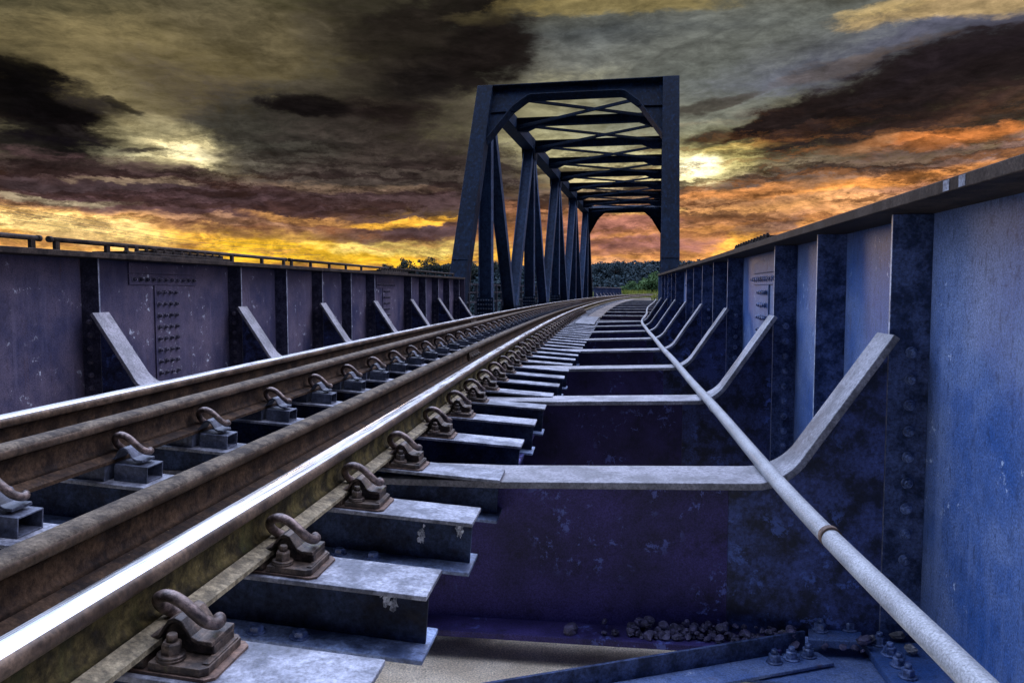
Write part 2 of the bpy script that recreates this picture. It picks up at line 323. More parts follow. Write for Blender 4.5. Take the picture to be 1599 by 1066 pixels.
MT['rail_inner'] = steel('brown_rust_rail', (.012, .007, .005), (.052, .031, .018), 10, .8, spec=.15, spots=(.20, .14, .08), spot_amt=.64, spot_scale=50, dirt_amt=.5, bump=.5)
MT['rail_head'] = steel('brown_head_side', (.040, .025, .015), (.11, .072, .045), 8, .45, metal=.3, bump=.2)
MT['guard_top'] = steel('dull_guard_top', (.028, .020, .014), (.125, .098, .068), 14, .75, spec=.15, dirt=(.03, .02, .012), dirt_amt=.7, bump=.7)
MT['polish'] = steel('polished_rail_top', (.80, .80, .82), (.95, .94, .93), 20, .36, metal=1.0, dirt=(.6, .56, .52), dirt_amt=.3, bump=.03)
MT['pipe'] = steel('galvanised_pipe', (.21, .215, .225), (.33, .335, .345), 5, .5, spots=(.16, .13, .12), spot_amt=.68, spot_scale=60, dirt=(.20, .20, .24), dirt_amt=.22, bump=.12, mott=.7, grain=200)
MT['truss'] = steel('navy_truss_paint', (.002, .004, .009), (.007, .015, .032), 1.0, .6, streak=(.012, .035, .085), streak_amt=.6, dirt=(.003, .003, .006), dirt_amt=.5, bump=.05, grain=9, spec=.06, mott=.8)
MT['truss_web'] = steel('lit_blue_truss_paint', (.010, .020, .045), (.036, .064, .125), 1.0, .6, streak=(.05, .09, .17), streak_amt=.5, dirt=(.01, .01, .015), dirt_amt=.35, bump=.05, grain=9, spec=.15, mott=.8)  # paler than the chords: light on uprights and diagonals is painted in
MT['bolt'] = steel('painted_bolt', (.03, .05, .12), (.12, .17, .33), 30, .3)
MT['bolt_violet'] = steel('violet_painted_bolt', (.03, .028, .05), (.10, .09, .13), 30, .42)
MT['concrete'] = steel('pale_concrete', (.72, .60, .42), (.90, .78, .58), 5, .9, dirt=(.25, .18, .08), dirt_amt=.35, spots=(.10, .09, .05), spot_amt=.62, spot_scale=18, bump=.8, grain=140)
MT['stone'] = steel('dark_ballast', (.022, .019, .045), (.09, .08, .15), 30, .6, spots=(.3, .3, .42), spot_amt=.62, bump=.8)
MT['stone_grey'] = steel('grey_ballast', (.08, .075, .08), (.26, .24, .24), 18, .7, bump=.8)
MT['wood'] = steel('weathered_board', (.05, .04, .036), (.15, .12, .10), 5, .8, bump=.6)
MT['cable'] = steel('black_cable', (.01, .01, .01), (.02, .018, .02), 5, .6)
MT['earth'] = steel('bare_earth', (.05, .04, .025), (.12, .09, .055), .3, .95, bump=.3)
MT['dark_rail'] = steel('dark_railing_paint', (.010, .011, .018), (.03, .032, .045), 3, .6)
def leafmat(name, c1, c2):
    M = bpy.data.materials.new(name); M.use_nodes = True
    T = NT(M.node_tree); b = T.n['Principled BSDF']; b.inputs['Specular IOR Level'].default_value = .1
    tc = T.new('ShaderNodeTexCoord')
    n = T.noise(tc.outputs['Object'], .35, 6, .7)
    T.l.new(T.mix(T.rng(n, .3, .7), c1, c2), b.inputs['Base Color']); b.inputs['Roughness'].default_value = .7
    return M
MT['forest'] = leafmat('hazed_forest_leaves', (.010, .024, .034), (.026, .050, .058))  # distance haze is put into the leaf colour as a paler blue
MT['leaf_dark'] = leafmat('dark_leaves', (.010, .020, .018), (.028, .042, .030))
MT['leaf_green'] = leafmat('green_leaves', (.018, .055, .018), (.07, .13, .035))
MT['grass'] = leafmat('yellow_green_grass', (.08, .13, .018), (.34, .34, .07))
MT['bark'] = steel('bark', (.03, .022, .018), (.07, .05, .04), 8, .9)
MT['splash'] = steel('white_splash', (.16, .18, .22), (.42, .44, .48), 90, .8)
MT['boltT'] = steel('truss_bolt', (.02, .03, .05), (.06, .08, .12), 30, .5)
def polish():
    M = bpy.data.materials.new('polished_rail_top'); M.use_nodes = True
    T = NT(M.node_tree); b = T.n['Principled BSDF']; tc = T.new('ShaderNodeTexCoord'); p = tc.outputs['Object']
    n = T.noise(T.v('MULTIPLY', p, (260, 1.2, 260)), 1.0, 5, .7); n2 = T.noise(T.v('MULTIPLY', p, (30, 2.5, 30)), 1.0, 5, .65); n3 = T.noise(p, 60, 4, .7)
    T.l.new(T.mix(T.rng(n, .3, .7), (.50, .49, .48), (.86, .85, .84)), b.inputs['Base Color'])
    b.inputs['Metallic'].default_value = 1
    T.put(b.inputs['Roughness'], T.m('ADD', T.rng(n, .3, .7, .16, .34, False), T.rng(n2, .4, .7, .0, .20, False)))
    bp = T.new('ShaderNodeBump'); bp.inputs['Strength'].default_value = .12; bp.inputs['Distance'].default_value = .0015
    T.l.new(T.m('ADD', n, T.m('MULTIPLY', n3, .4)), bp.inputs['Height']); T.l.new(bp.outputs[0], b.inputs['Normal'])
    return M
MT['polish'] = polish()
def water():
    M = bpy.data.materials.new('river_water'); M.use_nodes = True
    T = NT(M.node_tree); b = T.n['Principled BSDF']
    b.inputs['Base Color'].default_value = (.03, .045, .05, 1); b.inputs['Roughness'].default_value = .12
    tc = T.new('ShaderNodeTexCoord'); n = T.noise(tc.outputs['Object'], .8, 4, .6)
    bp = T.new('ShaderNodeBump'); bp.inputs['Strength'].default_value = .3; T.l.new(n, bp.inputs['Height']); T.l.new(bp.outputs[0], b.inputs['Normal'])
    return M
MT['water'] = water()

# ------------------------------------------------------------------ mesh builder
class MB:
    def __init__(s): s.v = []; s.f = []; s.mi = []; s.sm = []; s.T = None
    def add(s, vs, fs, mi=0, smooth=False):
        o = len(s.v)
        for p in vs:
            p = Vector(p)
            if s.T is not None: p = s.T @ p
            s.v.append(tuple(p))
        for k, f in enumerate(fs):
            s.f.append([o + i for i in f]); s.mi.append(mi[k] if isinstance(mi, list) else mi)
            s.sm.append(smooth[k] if isinstance(smooth, list) else smooth)
    def box(s, x0, x1, y0, y1, z0, z1, mi=0):
        vs = [(x, y, z) for z in (z0, z1) for y in (y0, y1) for x in (x0, x1)]
        s.add(vs, [(0, 2, 3, 1), (4, 5, 7, 6), (0, 1, 5, 4), (2, 6, 7, 3), (0, 4, 6, 2), (1, 3, 7, 5)], mi)
    def prism(s, pts, off, mi=0):
        n = len(pts); off = Vector(off)
        vs = [Vector(p) for p in pts] + [Vector(p) + off for p in pts]
        nrm = Vector((0, 0, 0))
        for i in range(n):
            a, b = vs[i], vs[(i + 1) % n]; nrm += a.cross(b)
        fs = [tuple(range(n)), tuple(range(2 * n - 1, n - 1, -1))]
        fs += [(i, i + n, (i + 1) % n + n, (i + 1) % n) for i in range(n)]
        if nrm.dot(off) > 0: fs = [tuple(reversed(f)) for f in fs]
        s.add(vs, fs, mi)
    def bar(s, a, b, w, d, side=None, mi=0):          # rectangular bar a->b, width w along side, depth d
        a, b = Vector(a), Vector(b); t = (b - a).normalized()
        sd = Vector(side) if side is not None else Vector((0, 0, 1))
        sd = (sd - t * sd.dot(t)).normalized(); u = t.cross(sd)
        pts = [a + sd * (w / 2 * i) + u * (d / 2 * j) for i, j in ((-1, -1), (1, -1), (1, 1), (-1, 1))]
        s.prism(pts, b - a, mi)
    def tube(s, path, r, seg=10, mi=0, cap=True, smooth=True):
        P = [Vector(p) for p in path]; n = len(P)
        t0 = (P[1] - P[0]).normalized(); ref = Vector((0, 0, 1)) if abs(t0.z) < .9 else Vector((1, 0, 0))
        u = t0.cross(ref).normalized(); vs = []
        for i in range(n):
            t = ((P[min(i + 1, n - 1)] - P[max(i - 1, 0)])).normalized()
            u = (u - t * u.dot(t)).normalized(); w = t.cross(u)
            rr = r[i] if isinstance(r, (list, tuple)) else r
            for k in range(seg):
                a = 2 * math.pi * k / seg; vs.append(P[i] + u * math.cos(a) * rr + w * math.sin(a) * rr)
        fs = [(i * seg + k, i * seg + (k + 1) % seg, (i + 1) * seg + (k + 1) % seg, (i + 1) * seg + k) for i in range(n - 1) for k in range(seg)]
        sm = [smooth] * len(fs)
        if cap: fs += [tuple(reversed(range(seg))), tuple(range((n - 1) * seg, n * seg))]; sm += [False, False]
        s.add(vs, fs, mi, sm)
    def sweep(s, prof, frames, mats=0, smooth=None):   # prof [(u,h)], frames [(p, right, up)] closed profile
        m = len(prof); vs = []
        for (p, r, u) in frames:
            for (a, b) in prof: vs.append(p + r * a + u * b)
        fs = []; mi = []; sm = []
        for i in range(len(frames) - 1):
            for k in range(m):
                fs.append((i * m + k, i * m + (k + 1) % m, (i + 1) * m + (k + 1) % m, (i + 1) * m + k))
                mi.append(mats[k] if isinstance(mats, (list, tuple)) else mats); sm.append(bool(smooth and smooth[k]))
        fs += [tuple(reversed(range(m))), tuple(range((len(frames) - 1) * m, len(frames) * m))]; mi += [0, 0]; sm += [False, False]
        s.add(vs, fs, mi, sm)
    def bolt(s, p, ax, r=.016, h=.016, stud=.4, washer=True, rot=None):
        p = Vector(p); ax = Vector(ax).normalized()
        ref = Vector((0, 0, 1)) if abs(ax.z) < .8 else Vector((1, 0, 0))
        u = ax.cross(ref).normalized(); w = ax.cross(u)
        a0 = random.random() if rot is None else rot
        def ring(rad, z, n, a=0): return [p + ax * z + u * math.cos(a + 2 * math.pi * k / n) * rad + w * math.sin(a + 2 * math.pi * k / n) * rad for k in range(n)]
        def stack(rs, n, a=0, smooth=False):
            vs = []
            for (rad, z) in rs: vs += ring(rad, z, n, a)
            fs = [(i * n + k, i * n + (k + 1) % n, (i + 1) * n + (k + 1) % n, (i + 1) * n + k) for i in range(len(rs) - 1) for k in range(n)]
            sm = [smooth] * len(fs); fs.append(tuple(range((len(rs) - 1) * n, len(rs) * n))); sm.append(False)
            fs.append(tuple(reversed(range(n)))); sm.append(False)
            s.add(vs, fs, 0, sm)
        z = 0
        if washer: stack([(r * 1.4, 0), (r * 1.4, h * .18), (r * 1.3, h * .22)], 14, 0, True); z = h * .2
        stack([(r, z), (r, z + h * .85), (r * .86, z + h)], 6, a0)
        if stud: stack([(r * .55, z + h), (r * .55, z + h + h * stud), (r * .45, z + h + h * (stud + .12))], 10, 0, True)
    def mesh(s, name, mats):
        me = bpy.data.meshes.new(name); me.from_pydata(s.v, [], s.f)
        for m in (mats if isinstance(mats, (list, tuple)) else [mats]): me.materials.append(MT[m])
        me.polygons.foreach_set('material_index', s.mi); me.polygons.foreach_set('use_smooth', s.sm)
        me.update(); return me
    def build(s, name, mats, parent=None, bevel=0, seg=2):
        o = bpy.data.objects.new(name, s.mesh(name, mats)); COL.objects.link(o)
        if parent is not None: o.parent = parent
        if bevel:
            b = o.modifiers.new('bevel', 'BEVEL'); b.width = bevel; b.segments = seg; b.limit_method = 'ANGLE'; b.angle_limit = math.radians(40)
            b.harden_normals = False
        return o
def inst(src, name, parent, mat=None):                  # a copy sharing mesh data
    o = src.copy(); o.name = name; COL.objects.link(o)
    o.parent = parent
    if mat is not None: o.matrix_basis = mat
    return o
def empty(name, mw=None):
    e = bpy.data.objects.new(name, None); e.empty_display_size = .1; COL.objects.link(e)
    if mw is not None: e.matrix_world = mw
    return e
def tag(o, label, cat, group=None, kind=None):
    if label: o['label'] = label
    if cat: o['category'] = cat
    if group: o['group'] = group
    if kind: o['kind'] = kind
    return o
def copy_tree(o, parent=None):
    c = o.copy(); COL.objects.link(c); c.parent = parent
    for ch in list(kids.get(o.name, [])): copy_tree(ch, c)
    return c
kids = {}
def register(root):
    kids[root.name] = [x for x in root.children]
    for x in root.children: register(x)
ORD = ['first', 'second', 'third', 'fourth', 'fifth', 'sixth', 'seventh', 'eighth', 'ninth', 'tenth', 'eleventh', 'twelfth', 'thirteenth',
       'fourteenth', 'fifteenth', 'sixteenth', 'seventeenth', 'eighteenth', 'nineteenth']
TENS = ['twenty', 'thirty', 'forty', 'fifty', 'sixty', 'seventy']
def ordn(i):            # i from 0
    n = i + 1
    if n < 20: return ORD[n - 1]
    t, u = divmod(n, 10)
    return (TENS[t - 2][:-1] + 'ieth') if u == 0 else TENS[t - 2] + '-' + ORD[u - 1]

# ------------------------------------------------------------------ track geometry (bridge axis = +Y, metres)
def spline(xs, ys):
    n = len(xs); A = np.zeros((n, n)); b = np.zeros(n); h = np.diff(xs); A[0, 0] = A[-1, -1] = 1
    for i in range(1, n - 1):
        A[i, i - 1] = h[i - 1]; A[i, i] = 2 * (h[i - 1] + h[i]); A[i, i + 1] = h[i]
        b[i] = 6 * ((ys[i + 1] - ys[i]) / h[i] - (ys[i] - ys[i - 1]) / h[i - 1])
    m = np.linalg.solve(A, b)
    def f(x):
        i = int(min(max(np.searchsorted(xs, x) - 1, 0), n - 2)); t = x - xs[i]; H = h[i]
        return ys[i] + t * ((ys[i + 1] - ys[i]) / H - H * (2 * m[i] + m[i + 1]) / 6) + t * t * m[i] / 2 + t ** 3 * (m[i + 1] - m[i]) / (6 * H)
    return f
CF = spline([-4, 0, 2, 5, 10, 17, 23, 35, 48, 60, 73, 90, 110, 135], [-1.34, -1.39, -1.42, -1.51, -1.63, -1.70, -1.66, -1.38, -.82, 0.0, 1.1, 3.1, 6.8, 13.2])
CANT = .075
def track(Y, u=0.0, h=0.0):
    s = (CF(Y + .05) - CF(Y - .05)) / .1
    t = Vector((s, 1, 0)).normalized(); r = Vector((t.y, -t.x, -CANT)).normalized(); up = r.cross(t).normalized()
    p = Vector((CF(Y), Y, -.7 + CANT * .99)) + r * u + up * h
    return p, r, t, up
def tmat(Y):
    p, r, t, up = track(Y)
    return Matrix(((r.x, t.x, up.x, p.x), (r.y, t.y, up.y, p.y), (r.z, t.z, up.z, p.z), (0, 0, 0, 1)))
uR, uGR, uGL, uL = .53, .28, -.25, -.53
HRr, HLr = .03, .055

# ------------------------------------------------------------------ setting: ground, river, hills
def hillz(x, y): return -9 + (12.0 - 4.5 * min(1, max(0, (-60 - x) / 22)) * (1 - .6 * min(1, max(0, (-140 - x) / 60))) + 1.0 * math.sin(x * .026 + 1.6) + .6 * math.sin(x * .071)) * (1 - math.exp(-max(0, y - 222) / 9.0))
def terrain():
    m = MB(); m.box(-900, 900, 62, 1500, -9.6, -9.0); o = m.build('ground', 'earth'); tag(o, None, None, kind='structure')
    m = MB(); m.add([(-900, -60, -9.2), (900, -60, -9.2), (900, 64, -9.2), (-900, 64, -9.2)], [(0, 1, 2, 3)]); o = m.build('river_water', 'water'); tag(o, None, None, kind='structure')
    m = MB(); m.add([(-900, -600, -9.8), (900, -600, -9.8), (900, 62, -9.8), (-900, 62, -9.8)], [(0, 1, 2, 3)]); o = m.build('river_bed', 'earth'); tag(o, None, None, kind='structure')
    # bank that carries the line beyond the bridge
    m = MB(); N = 26
    vs = []; fs = []
    for i in range(N):
        Y = 76 + i * 4; c = CF(min(Y, 134)) + max(0, Y - 134) * .3
        for (dx, z) in ((-26, -9), (-8, -1.6), (-3.2, -.95), (3.0, -.95), (9, -1.5), (30, -9)):
            vs.append((c + dx + random.uniform(-.3, .3), Y, z + random.uniform(-.05, .05)))
    for i in range(N - 1):
        for k in range(5): fs.append((i * 6 + k, i * 6 + k + 1, i * 6 + 7 + k, i * 6 + 6 + k))
    m.add(vs, fs, 0, True); tag(m.build('embankment', 'earth'), None, None, kind='structure')
    # hills
    m = MB(); vs = []; fs = []; NX = 90; NY = 8
    for j in range(NY):
        for i in range(NX):
            x = -420 + i * 9.0; y = 222 + j * 9 + max(0, j - 4) * 20
            z = hillz(x, y)
            vs.append((x, y, z))
    for j in range(NY - 1):
        for i in range(NX - 1): a = j * NX + i; fs.append((a, a + 1, a + NX + 1, a + NX))
    m.add(vs, fs, 0, True); tag(m.build('hills', 'forest'), None, None, kind='structure')
terrain()

def leaf_cloud(m, c, R, n, size, mi=0, squash=1.0, hollow=.35):
    for _ in range(n):
        while True:
            d = Vector((random.uniform(-1, 1), random.uniform(-1, 1), random.uniform(-1, 1)))
            if hollow < d.length < 1: break
        p = Vector(c) + Vector((d.x * R, d.y * R, d.z * R * squash))
        a = Vector((random.gauss(0, 1), random.gauss(0, 1), random.gauss(0, 1))).normalized(); b = a.orthogonal().normalized()
        s_ = size * random.uniform(.6, 1.4)
        m.add([p - a * s_, p + b * s_ * .6, p + a * s_, p - b * s_ * .6], [(0, 1, 2, 3)], mi)
def forest():
    m = MB(); rnd = random.Random(3)
    for i in range(620):
        x = rnd.uniform(-130, 60); y = 224 + rnd.random() ** 1.3 * 50
        base = hillz(x, y)
        R = rnd.uniform(2.4, 4.6)
        for k in range(3):
            leaf_cloud(m, (x + rnd.uniform(-2, 2), y, base + 1.2 + k * 1.4), R * (1 - .2 * k), 85, .5, 0, .75)
    for i in range(420):                                   # the same wood running on to both sides
        x = rnd.uniform(-400, -125) if i % 2 else rnd.uniform(55, 330); y = 226 + rnd.random() * 40
        leaf_cloud(m, (x, y, hillz(x, y) + 2.4), rnd.uniform(4, 6.5), 90, 1.0, 0, .7)
    for i in range(200):                                   # low scrub at the foot of the hill
        x = rnd.uniform(-130, 60); y = rnd.uniform(205, 226)
        leaf_cloud(m, (x, y, -6 + rnd.uniform(-1, 2)), rnd.uniform(3, 5), 110, .55, 0, .8)
    tag(m.build('forest', 'forest'), 'dark bluish forest covering the hill beyond the bridge', 'forest', kind='stuff')
forest()
def tree(x, y, zb, h, R, mat, label, group, dens=1.0, lean=0.0):
    e = empty('broadleaf_tree', Matrix.Translation((x, y, zb)))
    tag(e, label, 'tree', group)
    m = MB(); top = h * .55
    m.tube([(0, 0, -.5), (lean * .3, 0, top * .5), (lean, 0, top), (lean * 1.2, 0, h * .8)], [h * .04, h * .032, h * .022, h * .01], 7)
    limbs = []
    for k in range(6):
        a = k * 1.05 + random.random(); e1 = Vector((lean + math.cos(a) * R * .6, math.sin(a) * R * .6, h * random.uniform(.6, .85)))
        m.tube([(lean * .8, 0, top * random.uniform(.7, 1)), e1 * .6 + Vector((0, 0, top * .45)), e1], [h * .016, h * .01, h * .005], 5); limbs.append(e1)
    m.build('trunk', 'bark', e)
    m = MB()
    for p in limbs + [Vector((lean, 0, h * .9))]:
        leaf_cloud(m, p, R * random.uniform(.35, .6), int(170 * dens), R * .06, 0, .75, .2)
        for j in range(2):
            leaf_cloud(m, p + Vector((random.uniform(-1, 1) * R * .45, random.uniform(-1, 1) * R * .45, random.uniform(-.3, .3) * R)), R * random.uniform(.2, .35), int(80 * dens), R * .055, 0, .8, .1)
    m.build('crown', mat, e)
    return e
def palm(x, y, zb, h, label, group):
    e = empty('palm_tree', Matrix.Translation((x, y, zb))); tag(e, label, 'palm', group)
    m = MB(); m.tube([(0, 0, -.5), (h * .02, 0, h * .5), (h * .05, 0, h)], [h * .022, h * .016, h * .012], 7); m.build('trunk', 'bark', e)
    m = MB()
    for k in range(13):
        a = k * 2 * math.pi / 13 + random.uniform(-.2, .2); L = h * .33; up = random.uniform(.2, .9)
        P = []
        for j in range(7):
            t = j / 6; P.append(Vector((h * .05 + math.cos(a) * L * t, math.sin(a) * L * t, h + L * (up * t - 1.1 * t * t))))
        for j in range(6):
            d = (P[j + 1] - P[j]).normalized(); s_ = d.cross(Vector((0, 0, 1))).normalized()
            for sg in (-1, 1):
                for q in (0, .5):
                    b = P[j].lerp(P[j + 1], q); w = L * .17 * (1 - (j / 7) ** 2)
                    m.add([b, b + d * L * .05, b + s_ * sg * w + d * L * .06 - Vector((0, 0, w * .45))], [(0, 1, 2)])
    m.build('crown', 'leaf_dark', e)
G = 'trees rising from the far bank'
_trees = [(-73.5, 238, 0, 8.6, 2.6, 'leaf_dark', 'lowest dark tree just showing over the left pipe rail'),
          (-66, 237, 0, 9.6, 3.6, 'leaf_dark', 'dark tree left of the tall spreading one on the skyline'),
          (-58.5, 236, 0, 10.2, 3.4, 'leaf_dark', 'tall dark spreading tree on the skyline left of the leaning truss post'),
          (-52.5, 238, 0, 8.4, 3.4, 'leaf_dark', 'dark tree tucked against the leaning end post of the truss'),
          (-46, 238, 0, 8.8, 3.4, 'leaf_dark', 'dark tree framed between the leaning end post and the first upright'),
          (-38.7, 238, 0, 9.2, 3.2, 'leaf_dark', 'dark tree in the gap right of the first truss upright'),
          (-6, 238, 0, 8.3, 2.6, 'forest', 'narrow tree on the skyline beside the last truss uprights'),
          (-.8, 238, 0, 8.6, 3.6, 'forest', 'rounded tree breaking the skyline at the middle of the far portal'),
          (6.5, 240, 0, 7.6, 3.5, 'forest', 'rounded tree breaking the skyline right of centre in the far portal')]
_trees = [(a[0], a[1], hillz(a[0], a[1]) - .3, a[3] + .3 - hillz(a[0], a[1])) + a[4:] for a in _trees]
for a in _trees: tree(*a, G)
tree(5.6, 118, -3.6, 6.3, 2.6, 'leaf_green', 'bushy bright green tree beside the line beyond the far portal', None, 1.6)
tree(2.4, 126, -3.6, 4.6, 2.2, 'leaf_green', 'small green tree left of the bushy bright green one', None, 1.5)
palm(-44.3, 228, hillz(-44.3, 228), 8.4 - hillz(-44.3, 228), 'small palm leaning in the gap just left of the first truss upright', None)
def grass():
    m = MB(); rnd = random.Random(5)
    for i in range(15000):
        Y = rnd.uniform(77, 112); c = CF(Y)
        x = c + (rnd.uniform(-9, -1.7) if rnd.random() < .8 else rnd.uniform(1.8, 7)); h = rnd.uniform(.35, 1.05) * (1.15 if math.sin(x * 2.1 + Y * .7) > 0 else .8)
        z = -.98 - max(0, abs(x - c) - 3.2) * .12
        w = .04; a = rnd.uniform(0, 3.14); l = Vector((math.cos(a), math.sin(a), 0)); b = Vector((x, Y, z)); t = b + Vector((rnd.uniform(-.25, .25), rnd.uniform(-.25, .25), h))
        m.add([b - l * w, b + l * w, b.lerp(t, .6) + l * w * .9, t, b.lerp(t, .6) - l * w * .9], [(0, 1, 2, 3, 4)])
    tag(m.build('tall_grass', 'grass'), 'tall yellow green grass on the bank beside the curving line', 'grass', kind='stuff')
grass()

# ------------------------------------------------------------------ concrete pier
m = MB(); m.box(-5.2, 2.4, -3.2, 3.35, -2.6, -1.42); m.box(-4.4, 1.6, -2.4, 2.6, -9.6, -2.602)
tag(m.build('concrete_pier', 'concrete', bevel=.02), 'pale stained concrete pier top under the near end of the girders', 'pier')
m = MB(); m.box(-5.2, 2.6, 17.0, 19.4, -3.4, -1.75); m.box(-4.2, 1.6, 17.4, 19.0, -9.6, -3.402)
tag(m.build('concrete_pier', 'concrete', bevel=.03), 'concrete pier between the plate girder span and the truss', 'pier')
m = MB(); m.box(-3.6, 5.0, 55.4, 58.4, -3.4, -1.95); m.box(-2.6, 4, 55.8, 58, -9.6, -3.402)
tag(m.build('concrete_pier', 'concrete', bevel=.03), 'concrete pier under the far end of the truss', 'pier')

# ------------------------------------------------------------------ plate girders
def bolt_mesh(mat, r=.015, h=.016, stud=.5):
    m = MB(); m.bolt((0, 0, 0), (0, 0, 1), r, h, stud); return m.mesh('bolt', mat)
def put_bolt(me, p, ax, parent, name='bolt'):
    o = bpy.data.objects.new(name, me); COL.objects.link(o); o.parent = parent
    q = Vector(ax).to_track_quat('Z', 'Y').to_matrix().to_4x4()
    o.matrix_basis = Matrix.Translation(p) @ q @ Matrix.Rotation(random.random() * 6, 4, 'Z')
    return o
BM_R = bolt_mesh('bolt'); BM_L = bolt_mesh('bolt_violet'); BM_S = bolt_mesh('bolt_violet', .016, .022, .35); BM_SR = bolt_mesh('bolt', .016, .022, .35)
BM_F = bolt_mesh('flange', .016, .022, .35)
KN = [2.95 + 2.1 * k for k in range(8)]
def girder(w, s, z0, zs, mat, label, bmesh_, y0=-3.0, y1=18.0):
    g = empty('plate_girder', Matrix.Translation((w, 0, 0))); tag(g, label, 'girder', 'plate girders flanking the near track')
    zt = lambda y: z0 + zs * y
    def sl(name, xa, xb, za, zb, ma, b=.003):      # long sheared box, za/zb functions of y
        m = MB(); vs = [(x - w, y, z(y)) for y in (y0, y1) for z in (za, zb) for x in (xa, xb)]
        fs = [(0, 1, 3, 2), (4, 6, 7, 5), (0, 4, 5, 1), (2, 3, 7, 6), (0, 2, 6, 4), (1, 5, 7, 3)]
        m.add(vs, fs if True else fs); o = m.build(name, ma, g, bevel=b); return o
    sl('web', w, w - s * .014, lambda y: -1.30, zt, mat, 0)
    sl('top_flange', w + s * .215, w - s * .22, zt, lambda y: zt(y) + .038, 'flange')
    sl('bottom_flange', w + s * .20, w - s * .20, lambda y: -1.332, lambda y: -1.30, mat)
    ys = [2.95 + 1.05 * k for k in range(-5, 15)]
    for y in ys:
        if abs(y - 6.1) < .1 or abs(y - 12.4) < .1: continue
        m = MB(); m.box(min(0, s * .139), max(0, s * .139), y - .008, y + .008, -1.30, zt(y) - .001, [0, 0, 0, 0, int(s < 0), int(s > 0)]); m.build('stiffener', ['stiff_right' if s < 0 else 'stiff_left', 'lit_edge'], g, bevel=.002)
    m = MB(); m.box(min(-s * .19, s * .20), max(-s * .19, s * .20), y1 - .02, y1 + .0, -1.30, zt(y1) - .002); m.build('end_plate', mat, g)
    for yc in (6.10, 12.35):
        m = MB(); x0, x1 = sorted((s * .001, s * .013)); x2, x3 = sorted((s * .0, s * .012))
        m.box(x0, x1, yc - .52, yc + .45, .045, .13)
        m.box(x0, x1, yc - .52, yc + .45, .136, min(.22, zt(yc) - .01))
        m.box(x0, x1, yc - .19, yc + .15, -1.1, .041)
        sp = m.build('splice_plate', mat, g, bevel=.002)
        for k in range(11): put_bolt(bmesh_, (s * .013, yc - .47 + k * .086, .088), (s, 0, 0), sp)
        for r_ in range(8):
            for k in range(4): put_bolt(bmesh_, (s * .013, yc - .145 + k * .083, -.015 - r_ * .096), (s, 0, 0), sp)
        m = MB(); zc = zt(yc) + .038
        m.box(-.13, .16, yc - .75, yc + .80, zc + .001, zc + .026)
        m.box(-.06, .09, yc - .30, yc + .80, zc + .027, zc + (.056 if s > 0 else .075))
        cp = m.build('cover_plate', 'flange', g, bevel=.003)
        for k in range(12):
            put_bolt(BM_F, (s * .12 if s < 0 else .12, yc - .7 + k * .125, zc + .026), (0, 0, 1), cp)
    return g
gR = girder(1.115, -1, .262, .004, 'girder_right', 'long blue plate girder along the right edge of the track', BM_SR)
for y in (2.20, 2.30):
    m = MB(); m.box(-.2166, -.2153, y - .020, y + .020, .262 + .004 * y + .004, .262 + .004 * y + .034); m.build('paint_mark', 'worn_mark', gR)
gL = girder(-3.81, 1, .213, .0030, 'girder_left', 'long violet plate girder behind the left running rail', BM_S)

